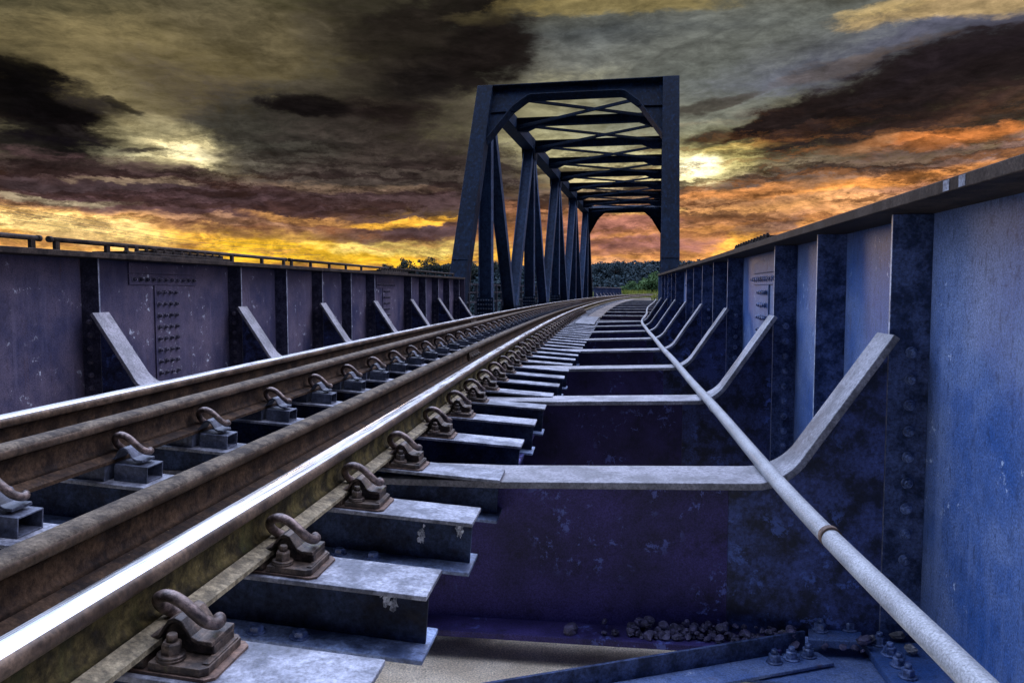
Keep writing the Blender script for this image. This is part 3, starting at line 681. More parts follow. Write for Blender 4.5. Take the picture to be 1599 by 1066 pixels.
def knee_path():
    R = .22; th = math.radians(56.1); zx = -.69
    xi = .965 - (-.155 - zx) / math.tan(th); L = R * math.tan(th / 2)
    P = [(xi - L, zx)]
    for k in range(1, 9):
        a = th * k / 8; P.append((xi - L + R * math.sin(a), zx + R * (1 - math.cos(a))))
    P.append((.965, -.155)); return P
def floor_beam(Y, label, first=False):
    e = empty('floor_beam', Matrix.Translation((-1.35, Y, -.7))); tag(e, label, 'floor beam', 'floor beams of the plate girder span')
    KP = knee_path(); xc = -1.35
    path = [(x, z, .14 if i < 2 else .14 - .05 * (i - 1) / (len(KP) - 2)) for i, (x, z) in enumerate(KP)]
    path = [(-.42, -.715, .14)] + path
    left = [(-2.7 - x, z, wd) for (x, z, wd) in reversed(path)]
    full = left + path
    m = MB(); vs = []; th = .026; n = len(full)
    for i, (x, z, wd) in enumerate(full):
        a = full[max(i - 1, 0)]; b = full[min(i + 1, n - 1)]; tx, tz = b[0] - a[0], b[1] - a[1]; l = math.hypot(tx, tz); nx, nz = tz / l, -tx / l
        for (dx, dz, sy) in ((0, 0, -1), (0, 0, 1), (nx * th, nz * th, 1), (nx * th, nz * th, -1)):
            vs.append((x + dx - xc, sy * wd, z + dz + .7))
    fs = []; sm = []; mi = []
    for i in range(n - 1):
        for k in range(4):
            fs.append((i * 4 + k, i * 4 + (k + 1) % 4, i * 4 + 4 + (k + 1) % 4, i * 4 + 4 + k)[::-1]); sm.append(k in (0, 2) and abs(full[i][0] + 1.35) > 1.8); mi.append(0)
    fs += [(0, 1, 2, 3), tuple((n - 1) * 4 + k for k in (3, 2, 1, 0))]; sm += [False, False]; mi += [0, 0]
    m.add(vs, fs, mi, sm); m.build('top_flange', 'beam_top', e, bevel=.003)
    m = MB(); under = []
    for i, (x, z, wd) in enumerate(full):
        a = full[max(i - 1, 0)]; b = full[min(i + 1, n - 1)]; tx, tz = b[0] - a[0], b[1] - a[1]; l = math.hypot(tx, tz)
        under.append((x + tz / l * .025 - xc, -.006, z - tx / l * .025 + .7))
    under[0] = (-3.668 - xc, -.006, under[0][2] - .01); under[-1] = (.973 - xc, -.006, under[-1][2] - .01)
    zt_ = lambda x: float(np.interp(x, [q[0] for q in under], [q[2] for q in under]))
    xr, xl = .42 - xc, -3.12 - xc
    mid = [(xl, -.006, zt_(xl))] + [q for q in under if xl < q[0] < xr] + [(xr, -.006, zt_(xr)), (xr, -.006, -.6), (xl, -.006, -.6)]
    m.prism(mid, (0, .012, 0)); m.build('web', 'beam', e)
    for poly in ([(xr + .001, -.0075, zt_(xr))] + [(q[0], -.0075, q[2]) for q in under if q[0] > xr] + [(.973 - xc, -.0075, -.6), (xr + .001, -.0075, -.6)],
                 [(q[0], -.0075, q[2]) for q in under if q[0] < xl] + [(xl - .001, -.0075, zt_(xl)), (xl - .001, -.0075, -.6), (-3.668 - xc, -.0075, -.6)]):
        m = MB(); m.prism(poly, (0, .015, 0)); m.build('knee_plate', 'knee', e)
    m = MB(); m.box(-3.6 - xc, (.60 if first else .9) - xc, -.14, .14, -.625, -.60); m.build('bottom_flange', 'beam', e, bevel=.003)
    for (x, me) in ((1.053, BM_R), (-3.75, BM_L)):
        for k in range(9):
            z = -.224 - k * .0955
            put_bolt(me, (x - xc, -.0085, z + .7), (0, -1, 0), e)
    return e
for k, Y in enumerate(KN):
    floor_beam(Y, ['nearest floor beam, its worn top flange curving up into the biggest knee', 'second floor beam from the camera, with its knee beside the bolted right splice plate'][k] if k < 2
               else ordn(k) + ' floor beam counted from the camera, curving up to the girders at both ends', k == 0)

# pipe rail on the left girder's top flange
def zpl(y): return .213 + .003 * y + .038
segs = [(-1.2, 4.58, [.3, 1.6, 2.9, 4.52]), (4.68, 8.35, [4.74, 5.26, 7.12, 7.76, 8.30]), (8.46, 12.30, [8.51, 9.07, 9.69, 10.31, 10.96, 12.24]), (12.42, 17.4, [12.48, 13.2, 14.0, 14.8, 15.6, 16.4, 17.3])]
names = ['nearest length of pipe rail on the left girder, ending in a rounded knob', 'second length of pipe rail on the left girder, passing over the bolted cover plate',
         'third length of pipe rail on the left girder with evenly spaced posts', 'farthest length of pipe rail, ending at the leaning truss post']
for (a, b, posts), lb in zip(segs, names):
    e = empty('pipe_rail', Matrix.Translation((-3.75, a, 0))); tag(e, lb, 'pipe rail', 'pipe rails on the left girder')
    m = MB(); r = .017
    m.tube([(0, 0, zpl(a) + .075), (0, b - a, zpl(b) + .075)], r, 12); m.tube([(0, -.014, zpl(a) + .075), (0, .014, zpl(a) + .075)], .021, 12); m.tube([(0, b - a - .014, zpl(b) + .075), (0, b - a + .014, zpl(b) + .075)], .021, 12)
    m.build('pipe', 'flange', e)
    for y in posts:
        m = MB(); m.box(-.012, .012, y - a - .02, y - a + .02, zpl(y) + .001, zpl(y) + .068); m.build('post', 'flange', e)

# ------------------------------------------------------------------ stringers, sleepers
def us(Y): return float(np.interp(Y, [0, 2, 17, 60], [.84, .85, 1.13, 1.15]))
def stringer(uf, y0, y1, label):
    m = MB(); prof = [(-.12, 0), (-.12, -.02), (-.006, -.022), (-.006, -.40), (-.12, -.402), (-.12, -.42), (.12, -.42), (.12, -.402), (.006, -.40), (.006, -.022), (.12, -.02), (.12, 0)]
    fr = []
    n = int((y1 - y0) / .7)
    for i in range(n + 1):
        Y = y0 + (y1 - y0) * i / n; p, r, t, up = track(Y, uf(Y), -.168); fr.append((p, Vector((r.x, r.y, 0)).normalized(), Vector((0, 0, 1))))
    m.sweep(prof, fr); tag(m.build('stringer', 'beam'), label, 'stringer', 'stringers carrying the sleepers')
stringer(us, 2.97, 56, 'dark stringer under the right ends of the sleepers')
stringer(lambda Y: -.72, 2.97, 56, 'dark stringer under the left ends of the sleepers')

SY = [.79 + .0, 1.27, 1.745, 2.30, 2.835, 3.46, 4.04]
while SY[-1] < 57: SY.append(SY[-1] + .555)
END_X = -.43
def sleeper_meshes(uend):
    a, b = -.95, uend
    def bx(*q, bev=0):
        m = MB(); m.box(*q); return m
    me = {}
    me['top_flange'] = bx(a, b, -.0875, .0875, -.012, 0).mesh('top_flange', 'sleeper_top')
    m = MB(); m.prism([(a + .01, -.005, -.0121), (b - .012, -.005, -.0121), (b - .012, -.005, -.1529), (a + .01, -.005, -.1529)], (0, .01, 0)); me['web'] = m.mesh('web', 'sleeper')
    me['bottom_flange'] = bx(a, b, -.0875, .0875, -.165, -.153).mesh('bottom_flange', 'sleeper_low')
    me['rail_pad'] = bx(uGR - .07, uR + .055, -.07, .07, .0005, HRr - .0005).mesh('rail_pad', 'cast')
    me['rail_chair'] = bx(uL - .07, uGL + .05, -.07, .07, .0005, HLr - .0005).mesh('rail_chair', 'box')
    return me
LENS = {}
n_sl = len(SY)
SLB = bolt_mesh('bolt', .018, .014, 0)
for i, Y in enumerate(SY):
    p, r, t, up = track(Y); ue = (END_X - p.x) / r.x
    if Y > 19: ue = 1.25
    key = round(ue * 12) / 12
    if key not in LENS: LENS[key] = sleeper_meshes(key)
    mw = tmat(Y) @ Matrix.Translation(((ue - key) if Y < 19 else 0, 0, 0))
    if i == 0: lb = 'steel sleeper right at the bottom edge, nearest of all'
    elif i < 40: lb = ordn(i) + ' steel sleeper counted from the one nearest the camera'
    else: lb = 'small dark sleeper far along the track inside the truss'
    if i == 1: lb = 'steel sleeper at the bottom of the picture under the largest rail clip'
    if i == 2: lb = 'steel sleeper with one white splash near the end of its web'
    if i == 3: lb = 'steel sleeper with two white splashes near the end of its web'
    e = empty('steel_sleeper', mw); tag(e, lb, 'sleeper', 'steel sleepers under the track')
    for nm, me in LENS[key].items():
        o = bpy.data.objects.new(nm, me); COL.objects.link(o); o.parent = e
        if nm in ('rail_pad', 'rail_chair'): o.matrix_basis = Matrix.Translation((-(ue - key) if Y < 19 else 0, 0, 0))
        if Y < 9 and nm in ('top_flange', 'bottom_flange', 'web'):
            b = o.modifiers.new('bevel', 'BEVEL'); b.width = .0022; b.segments = 2; b.limit_method = 'ANGLE'
    if Y < 6:
        put_bolt(SLB, (uR + .16, -.05, -.153), (0, 0, 1), e); put_bolt(SLB, (uR + .05, -.05, -.153), (0, 0, 1), e)
    if i in (2, 3):                                    # white splashes on the end of the web
        rnd = random.Random(i); m = MB()
        for (cx_, cz_, rr) in ([(ue - .10, -.045, .016), (ue - .085, -.062, .012), (ue - .115, -.035, .010)] if i == 2 else [(ue - .05, -.04, .016), (ue - .05, -.062, .009), (ue - .17, -.085, .014), (ue - .165, -.05, .004), (ue - .168, -.066, .005)]):
            pts = []
            for w_ in range(22):
                r_ = rr * rnd.uniform(.55, 1.5); pts.append((cx_ + math.cos(w_ * .2856) * r_ * .8, -.0066, cz_ + math.sin(w_ * .2856) * r_ * 1.3))
            m = MB(); m.prism(pts, (0, .0014, 0)); m.build('paint_splash', 'splash', e)

# ------------------------------------------------------------------ rails
def frames(y0, y1, u, h):
    fr = []; Y = y0
    while Y <= y1 + 1e-6:
        p, r, t, up = track(Y, u, h); fr.append((p, r, up)); Y += .25 if Y < 12 else (.5 if Y < 40 else 1.0)
    return fr
def rail(u, h, running, side_mat, foot_mat, label, y1=128):
    p0 = track(-1.0, u, h)[0]
    e = empty('rail', Matrix.Translation(p0)); tag(e, label, 'rail', 'rails of the curving track')
    fr = [(p - p0, r, up) for (p, r, up) in frames(-1.0, y1, u, h)]
    m = MB(); m.sweep([(-.060, 0), (.060, 0), (.060, .011), (.022, .021), (-.022, .021), (-.060, .011)], fr, 0, [0, 0, 0, 1, 0, 1]); m.build('rail_foot', foot_mat, e)
    m = MB(); m.sweep([(-.022, .021), (.022, .021), (.012, .030), (.0075, .042), (.0075, .088), (.014, .0975), (-.014, .0975), (-.0075, .088), (-.0075, .042), (-.012, .030)], fr, 0, [1] * 10); m.build('rail_web', side_mat, e)
    m = MB(); prof = [(-.014, .0976), (.014, .0976), (.031, .104), (.033, .107), (.033, .119), (.0305, .1265), (.0245, .1318), (.011, .1345), (-.011, .1345), (-.0245, .1318), (-.0305, .1265), (-.033, .119), (-.033, .107), (-.031, .104)]
    top = 1 if running else 2
    mats = [0, 0, 0, 0, 0, 0, top, top, top, 0, 0, 0, 0, 0]
    if not running: mats[5] = mats[9] = top
    m.sweep(prof, fr, mats, [0, 1, 1, 1, 1, 1, 1, 1, 1, 1, 1, 1, 1, 1]); m.build('rail_head', ['rail_head', 'polish', 'guard_top'], e)
    return e, p0
rR, pR = rail(uR, HRr, True, 'rail_side', 'rail_foot', 'nearest running rail, its polished top shining white, moss on its web')
rGR, pGR = rail(uGR, HRr, False, 'rail_inner', 'rail_inner', 'dull brown guard rail just inside the nearest running rail')
rGL, pGL = rail(uGL, HLr, False, 'rail_inner', 'rail_inner', 'dull brown guard rail held by clips on small steel boxes')
rL, pL = rail(uL, HLr, True, 'rail_inner', 'rail_inner', 'far left running rail with a shining top against the violet girder')
def fish(root, p0, Y, u, h, nm='joint_bar'):
    for sg in (1,):
        m = MB(); a = track(Y - .25, u, h); b = track(Y + .25, u, h)
        pts = []
        for (uu, hh) in ((.012, .032), (.026, .024), (.030, .05), (.024, .088), (.014, .094)): pts.append(a[0] - p0 + a[1] * uu * sg + a[3] * hh)
        m.prism(pts, b[0] - a[0]); fb = m.build(nm, 'cast', root, bevel=.002)
        for k in range(4):
            q = track(Y - .18 + k * .12, u, h); m = MB(); m.bolt(q[0] - p0 + q[1] * .028 + q[3] * .055, q[1], .014, .014, .6); m.build('bolt', 'cast', fb)
fish(rR, pR, 8.3, uR, HRr); fish(rGR, pGR, 6.6, uGR, HRr); fish(rL, pL, 11.4, uL, HLr); fish(rGL, pGL, 10.2, uGL, HLr)

# ------------------------------------------------------------------ rail fastenings
def wavy(m, y0, y1, dz=0.0, dx=0.0, end=.104):
    top = [(-.038, .046), (-.014, .046), (-.004, .050), (.005, .066), (.014, .080), (.026, .086), (.039, .082), (.050, .068), (.060, .055), (.072, .050), (end - .004, .050)]
    bot = [(x + (.001), z - .009) for x, z in reversed(top)]
    m.prism([(x + dx, y0, z + dz) for x, z in top + bot], (0, y1 - y0, 0))
def spring(m, dz=0.0, dx=0.0):
    K = [(-.012, .054, .048), (-.024, .040, .060), (-.028, .018, .078), (-.022, -.004, .098), (-.006, -.020, .114), (.017, -.029, .121), (.042, -.031, .113), (.064, -.029, .096), (.081, -.020, .078), (.092, -.004, .068), (.092, .012, .067), (.083, .024, .067)]
    P = []
    n = len(K)
    for i in range(n - 1):
        p0, p1, p2, p3 = [Vector(K[min(max(j, 0), n - 1)]) for j in (i - 1, i, i + 1, i + 2)]
        for s_ in range(4):
            t = s_ / 4; P.append(.5 * ((2 * p1) + (-p0 + p2) * t + (2 * p0 - 5 * p1 + 4 * p2 - p3) * t * t + (-p0 + 3 * p1 - 3 * p2 + p3) * t ** 3))
    P.append(Vector(K[-1]))
    m.tube([(p.x + dx, p.y, p.z + dz) for p in P], .0112, 12)
def fast_right():
    L = []
    m = MB(); m.prism([(-.05, -.076, .0006), (.112, -.076, .0006), (.126, -.062, .0006), (.126, .062, .0006), (.112, .076, .0006), (-.05, .076, .0006)], (0, 0, .005)); L.append(('pad_plate', m.mesh('pad_plate', 'pad'), 0))
    m = MB(); m.prism([(.004, -.072, .006), (.100, -.072, .006), (.112, -.060, .006), (.112, .058, .006), (.100, .070, .006), (.004, .070, .006)], (0, 0, .015))
    m.prism([(.096, -.055, .0212), (.109, -.055, .0212), (.109, .055, .0212), (.096, .055, .0212)], (0, 0, .003))
    L.append(('base_plate', m.mesh('base_plate', 'cast'), .003))
    m = MB(); arch = [(.005, .0215), (.005, .046), (.009, .062), (.016, .071), (.027, .0762), (.037, .072), (.046, .060), (.056, .047), (.069, .0405), (.100, .0405), (.102, .0215)]
    m.prism([(x, -.022, z) for x, z in arch], (0, .076, 0)); m.prism([(-.030, -.014, .0345), (.004, -.014, .036), (.004, .05, .036), (-.030, .05, .0345)], (0, 0, -.0))if False else None
    L.append(('housing', m.mesh('housing', 'cast'), .003))
    m = MB(); wavy(m, -.030, .054, .0, 0); L.append(('cover_plate', m.mesh('cover_plate', 'cast'), .002))
    m = MB(); spring(m, .004); L.append(('spring_clip', m.mesh('spring_clip', 'clip'), 0))
    m = MB(); m.bolt((.034, -.048, .0265), (0, 0, 1), .0175, .022, .5, rot=.3); m.tube([(.034, -.048, .0212), (.034, -.048, .0264)], .025, 18); L.append(('bolt', m.mesh('bolt', 'cast'), 0))
    return L
def fast_left():
    L = []
    m = MB(); x0, x1, w, h, t = .006, .118, .047, .0545, .005
    m.box(x0, x1, -w, -w + t, .0006, h); m.box(x0, x1, w - t, w, .0006, h); m.box(x0, x1, -w + t, w - t, .0006, t); m.box(x0, x1, -w + t, w - t, h - t, h)
    L.append(('steel_box', m.mesh('steel_box', 'box'), .0015))
    m = MB(); d = .022
    wavy(m, -.036, .036, d, 0, .098); L.append(('saddle', m.mesh('saddle', 'box'), .002))
    m = MB(); spring(m, .026); L.append(('spring_clip', m.mesh('spring_clip', 'clip'), 0))
    return L
FR, FL = fast_right(), fast_left()
def lowmesh(L, name):       # one joined mesh for the ones a few pixels big
    m = MB(); mats = []
    for nm, me, b in L:
        o = len(m.v); m.v += [tuple(v.co) for v in me.vertices]
        mt = me.materials[0].name; mats.append(me.materials[0])
        for p in me.polygons: m.f.append([o + i for i in p.vertices]); m.mi.append(len(mats) - 1); m.sm.append(p.use_smooth)
    me = bpy.data.meshes.new(name); me.from_pydata(m.v, [], m.f)
    for q in mats: me.materials.append(q)
    me.polygons.foreach_set('material_index', m.mi); me.polygons.foreach_set('use_smooth', m.sm); return me
FRl, FLl = lowmesh(FR, 'rail_clip'), lowmesh(FL, 'boxed_rail_clip')
def fasten(L, low, name, u, Y, label, group, cat, far):
    mw = tmat(Y) @ Matrix.Translation((u, 0, 0))
    if far:
        o = bpy.data.objects.new(name, low); COL.objects.link(o); o.matrix_world = mw; tag(o, label, cat, group); return
    e = empty(name, mw @ Matrix.Rotation(random.uniform(-.04, .04), 4, 'Z')); tag(e, label, cat, group)
    for nm, me, b in L:
        o = bpy.data.objects.new(nm, me); COL.objects.link(o); o.parent = e
        if b and Y < 8:
            q = o.modifiers.new('bevel', 'BEVEL'); q.width = b; q.segments = 2; q.limit_method = 'ANGLE'; q.angle_limit = math.radians(50)
for i, Y in enumerate(SY):
    if Y < 24 and i > 0:
        lb = (['', 'largest bolted rail clip, at the bottom left corner of the picture', 'bolted rail clip on the sleeper with the single white splash', 'bolted rail clip on the sleeper with two white splashes'][i] if i < 4
              else ordn(i - 1) + ' bolted rail clip along the right running rail, counted from the nearest') if i < 24 else 'tiny bolted rail clip among those crowding by the distant boards'
        fasten(FR, FRl, 'rail_clip', uR + .061, Y, lb, 'bolted rail clips outside the right running rail', 'rail clip', Y > 14)
    if Y > 1.4 and Y < 34:
        j = i - 2
        lb = (ordn(j) + ' boxed rail clip along the left guard rail, counted from the nearest') if j < 24 else 'tiny boxed rail clip far along the left guard rail'
        fasten(FL, FLl, 'boxed_rail_clip', uGL + .061, Y, lb, 'boxed rail clips beside the left guard rail', 'rail clip', Y > 14)

# boards laid over the far sleeper ends
Y = 15.7; k = 0
while Y < 60:
    L = 1.45 if k < 3 else 1.6
    a = track(Y, 0, 0)
    m = MB(); cx_ = (.93 + 1.25) / 2
    wd = .20 if k < 3 else .17
    if k < 3: cx_ = 1.02
    m.box(-wd, wd, -L / 2 + .02, L / 2 - .02, .004, .03)
    o = m.build('board', 'board_plate' if k < 3 else 'wood', bevel=.003); o.matrix_world = tmat(Y + L / 2) @ Matrix.Translation((cx_, 0, 0)) @ Matrix.Rotation(random.uniform(-.012, .012), 4, 'Z')
    tag(o, (['nearest pale plate laid on the sleeper ends before the truss', 'middle of the three pale plates laid on the sleeper ends', 'farthest of the three pale plates laid on the sleeper ends'][k] if k < 3 else
            ordn(k - 3) + ' brown board past the pale plates, laid over the sleeper ends'), 'board', 'walkway boards over the sleeper ends')
    Y += L; k += 1

# ------------------------------------------------------------------ long pipe on the floor beams
PX = spline([0.3, 1.36, 2.15, 2.95, 4.75, 8.9, 13.9, 16, 18.2, 22, 26.6, 41.7, 60], [.64, .606, .572, .556, .545, .515, .492, .50, .585, .80, .98, 1.85, 2.9])
e = empty('steel_pipe', Matrix.Translation((.62, .5, -.662))); tag(e, 'pale galvanised pipe lying across the floor beams beside the right girder', 'pipe')
m = MB(); P = []; y = .5
while y < 60: P.append((PX(y) - .62, y - .5, -.0 + .004 * math.sin(y * 1.9))); y += .2 if y < 24 else .8
m.tube(P, .0265, 20); m.build('pipe', 'pipe', e)
for yc in (2.13, 4.45, 8.1):
    m = MB(); m.tube([(PX(yc - .012) - .62, yc - .512, .0), (PX(yc + .012) - .62, yc - .488, .0)], .0295, 20); m.build('coupling', 'pad' if yc < 3 else 'pipe', e)

# ------------------------------------------------------------------ bottom bracing near the camera
e = empty('bracing_angle', Matrix.Translation((.7, 2.85, -1.33))); tag(e, 'dark steel bracing angle running diagonally at the bottom of the picture', 'bracing')
m = MB(); A = Vector((-.56, 2.28)); B = Vector((.69, 2.885)); d = (B - A).normalized(); nn = Vector((d.y, -d.x))
def P3(p, off, z): return Vector((p.x + nn.x * off - .7, p.y + nn.y * off - 2.85, z + 1.33))
m.prism([P3(A, 0, -1.330), P3(A, .012, -1.330), P3(A, .012, -1.25), P3(A, 0, -1.25)], P3(B, 0, -1.33) - P3(A, 0, -1.33))
m.build('upright_leg', 'stiff_right', e, bevel=.002); m = MB()  # darker paint stands in for shade on this camera-facing leg
m.prism([P3(A, .0125, -1.3295), P3(A, .13, -1.3295), P3(A, .13, -1.318), P3(A, .0125, -1.318)], P3(B + d * .03, 0, -1.33) - P3(A, 0, -1.33))
m.build('flat_leg', 'girder_right', e, bevel=.002)
BB = bolt_mesh('bolt', .021, .026, .45)
for k in range(3):
    q = B - d * (.17 - .072 * k); put_bolt(BB, P3(q, .06, -1.318), (0, 0, 1), e)
e = empty('gusset_plate', Matrix.Translation((.9, 2.8, -1.335))); tag(e, 'flat blue gusset plate with bolt rows under the right girder', 'gusset plate')
m = MB(); m.prism([(.40 - .9, 2.66 - 2.8, -.012), (1.14 - .9, 2.60 - 2.8, -.012), (1.14 - .9, 3.25 - 2.8, -.012), (.62 - .9, 3.25 - 2.8, -.012)], (0, 0, .012)); m.build('plate', 'girder_right', e, bevel=.002)
m = MB(); m.prism([(.70 - .9, .05, .0353), (.885 - .9, .057, .0353), (.93 - .9, .20, .0353), (.735 - .9, .20, .0353)], (0, 0, .03)); pk = m.build('packing_plate', 'girder_right', e, bevel=.003)
for (x, y) in ((.76, 2.93), (.87, 2.955)): put_bolt(BB, (x - .9, y - 2.8, .0655), (0, 0, 1), pk)
for (x, y) in ((.965, 2.91), (.975, 2.83), (.978, 2.75), (.98, 2.67)): put_bolt(BB, (x - .9, y - 2.8, .036), (0, 0, 1), e)
# loose ballast stones
def stone(x, y, z, r, mat, label, group=None):
    m = MB(); rnd = random.Random(int((x + 9) * 9173 + y * 771 + r * 1e5))
    vs = []; fs = []; NU, NV = 8, 5
    sx, sy, sz = rnd.uniform(.8, 1.3), rnd.uniform(.7, 1.1), rnd.uniform(.55, .85)
    cuts = [(Vector((rnd.gauss(0, 1), rnd.gauss(0, 1), rnd.gauss(0, 1))).normalized(), rnd.uniform(.55, .8)) for _ in range(9)]
    def pt(a, b):
        d = Vector((math.cos(a) * math.sin(b), math.sin(a) * math.sin(b), math.cos(b)))
        for nrm, k in cuts:
            q = d.dot(nrm)
            if q > k: d = d - nrm * (q - k)
        return (d.x * r * sx, d.y * r * sy, d.z * r * sz)
    vs.append(pt(0, 0))
    for j in range(1, NV):
        for i in range(NU): vs.append(pt(2 * math.pi * (i + .5 * (j % 2)) / NU, math.pi * j / NV))
    vs.append(pt(0, math.pi))
    for i in range(NU): fs.append((0, 1 + i, 1 + (i + 1) % NU))
    for j in range(NV - 2):
        for i in range(NU): a = 1 + j * NU; fs.append((a + i, a + NU + i, a + NU + (i + 1) % NU, a + (i + 1) % NU))
    a = 1 + (NV - 2) * NU
    for i in range(NU): fs.append((a + i, len(vs) - 1, a + (i + 1) % NU))
    m.add(vs, fs); o = m.build('stone', mat); o.location = (x, y, z); o.rotation_euler = (rnd.uniform(-.4, .4), rnd.uniform(-.4, .4), rnd.random() * 6)
    tag(o, label, 'stone', group or 'loose ballast stones'); return o
rnd = random.Random(11)
for i in range(150):
    x = rnd.triangular(-.10, .66, .35) if i % 3 else rnd.uniform(.05, .90)
    r = rnd.uniform(.009, .018) if rnd.random() < .6 else rnd.uniform(.018, .028); y = rnd.uniform(2.835, 2.925); lay = 0 if i < 112 else 1
    if y > 2.9: r *= .9
    stone(x, y if not lay else y + .012, -1.30 + r * .55 + lay * .024, r, 'stone', ('small violet stone' if r < .018 else 'larger violet stone') + (' atop the heap' if lay else ' low in the heap') +
          (', left end' if x < .15 else ', middle' if x < .45 else ', right end by the bracing angle'))
stone(-.17, 2.85, -1.285, .034, 'stone', 'lone larger stone left of the heap on the floor beam flange')
stone(.80, 3.01, -1.24, .034, 'stone_grey', 'grey brown stone resting behind the two bolts of the packing plate')
stone(.70, 3.02, -1.285, .030, 'stone_grey', 'grey stone left of the packing plate bolts')
stone(.93, 2.90, -1.275, .024, 'stone_grey', 'small stone against the right end of the packing plate')
stone(1.04, 2.95, -1.275, .036, 'stone_grey', 'grey stone under the pale pipe by the right girder')
stone(1.05, 2.84, -1.275, .030, 'stone_grey', 'pale grey stone nearest the camera under the pipe')
stone(.62, 2.90, -1.28, .026, 'stone_grey', 'speckled stone behind the end of the bracing angle')

# ------------------------------------------------------------------ truss
TO = Vector((-1.40, 18.1, 0)); TD = Vector((.052, .99865, 0)).normalized(); TN = Vector((TD.y, -TD.x, 0))
TM = Matrix(((TN.x, TD.x, 0, TO.x), (TN.y, TD.y, 0, TO.y), (0, 0, 1, 0), (0, 0, 0, 1)))
def truss():
    e = empty('truss_bridge', TM); tag(e, 'dark blue steel through truss spanning the river, portal frame facing the camera', 'bridge')
    W = 2.59; zb = -1.05; P = 3.8
    def zt(s): return 5.56 - .005 * (s - P)
    def hsec(m, a, b, lat, dep, t=.022):
        # H section: two flanges parallel to the truss plane, web across
        a, b = Vector(a), Vector(b); ax = (b - a).normalized(); lx = Vector((1, 0, 0)); fw = ax.cross(lx).normalized()
        for sg in (-1, 1):
            c = lx * (sg * (lat / 2 - t / 2)); m.bar(a + c, b + c, t, dep, lx)
        m.bar(a, b, lat - 2 * t - .002, t, lx)
    def boxsec(m, a, b, lat, dep): m.bar(a, b, lat, dep, (1, 0, 0))
    for x in (-W, W):
        for (s0, s1) in ((0, P), (38.0, 34.2)):
            m = MB(); a, b = Vector((x, s0, zb)), Vector((x, s1, zt(s1)))
            ax = (b - a).normalized(); fw = ax.cross(Vector((1, 0, 0))).normalized()
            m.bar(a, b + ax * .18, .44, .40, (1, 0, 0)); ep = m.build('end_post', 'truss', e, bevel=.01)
            # splice plate and seam lines low on the post
            m = MB(); q = a + (b - a) * .30
            sg = -1 if fw.y > 0 else 1
            for k in range(1):
                f = a + (b - a) * (.26 + .13 * k) + fw * (.206 * sg)
                m.bar(f, f + ax * .035, .40, .012, (1, 0, 0))
            m.build('splice_plate', 'truss', ep)
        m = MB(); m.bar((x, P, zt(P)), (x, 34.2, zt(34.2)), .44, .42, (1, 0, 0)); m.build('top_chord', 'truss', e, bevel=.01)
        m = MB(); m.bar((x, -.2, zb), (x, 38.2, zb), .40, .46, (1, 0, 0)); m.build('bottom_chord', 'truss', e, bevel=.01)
        for k in range(5):
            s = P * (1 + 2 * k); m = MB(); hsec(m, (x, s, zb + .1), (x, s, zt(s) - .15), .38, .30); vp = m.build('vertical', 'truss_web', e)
            if k < 3:
                m = MB(); m.box(x - .24, x + .24, s - .17, s - .155, zb + .2, zb + .85); sp = m.build('splice_plate', 'truss', vp)
                if x < 0:
                    for i in range(6):
                        for j in range(5): put_bolt(BM_T, (x - .19 + i * .076, s - .171, zb + .27 + j * .125), (0, -1, 0), sp)
        for k in range(5):
            s = P * (1 + 2 * k)
            if k > 0: m = MB(); hsec(m, (x, s - P, zb + .1), (x, s - .1, zt(s) - .1), .36, .28); m.build('diagonal', 'truss_web', e)
            if k < 4: m = MB(); hsec(m, (x, s + .1, zt(s) - .1), (x, s + P, zb + .1), .36, .28); m.build('diagonal', 'truss_web', e)
        for k in range(10):                                  # gusset plates on the inner faces of the chords
            if k in (1, 9): continue
            s = P * k if k else .25; top = k % 2 == 1; xi = x - math.copysign(.226, x); xo = x + math.copysign(.226, x)
            zc = zt(s) if top else zb
            m = MB()
            for xx in (xi, xo):
                w_ = .62; h_ = .55; sg = -1 if top else 1
                m.prism([(xx - .006, s - w_, zc - .2 * sg), (xx - .006, s + w_, zc - .2 * sg), (xx - .006, s + w_ * .55, zc + h_ * sg), (xx - .006, s - w_ * .55, zc + h_ * sg)], (.012, 0, 0))
            m.build('gusset_plate', 'truss', e)
    # portals
    for (s0, s1) in ((0, P), (38.0, 34.2)):
        zt_ = zt(s1)
        a = Vector((0, s0, zb)); b = Vector((0, s1, zt_)); ax = (b - a).normalized()
        top = b + ax * .20; xi = W - .22
        def Q(x, dz): return top + Vector((x, 0, 0)) - ax * (dz / ax.z)
        nrm = ax.cross(Vector((1, 0, 0))).normalized()
        out = [(-xi, 0), (xi, 0), (xi, 1.66), (xi - .62, .70), (xi - 1.0, .37), (xi - 1.12, .33), (-(xi - 1.12), .33), (-(xi - 1.0), .37), (-(xi - .62), .70), (-xi, 1.66)]
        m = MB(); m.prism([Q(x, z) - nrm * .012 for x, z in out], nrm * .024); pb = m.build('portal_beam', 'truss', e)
        m = MB()
        edge = out[2:]
        for (p, q) in zip(edge[:-1], edge[1:]): m.bar(Q(*p) , Q(*q), .30, .022, nrm)
        m.bar(Q(-xi, .011), Q(xi, .011), .34, .024, nrm)
        m.build('edge_flange', 'truss', pb)
        m = MB()
        for sg in (-1, 1): m.bar(Q(sg * xi, .78) - nrm * .03, Q(sg * (xi - .70), .76) - nrm * .03, .05, .03, nrm)
        m.build('stiffener', 'truss', pb)
        for sg in (-1, 1):
            for k in range(3): put_bolt(BM_T2, Q(sg * (xi - .08 - .07 * k), -.012), (0, 0, 1), pb)
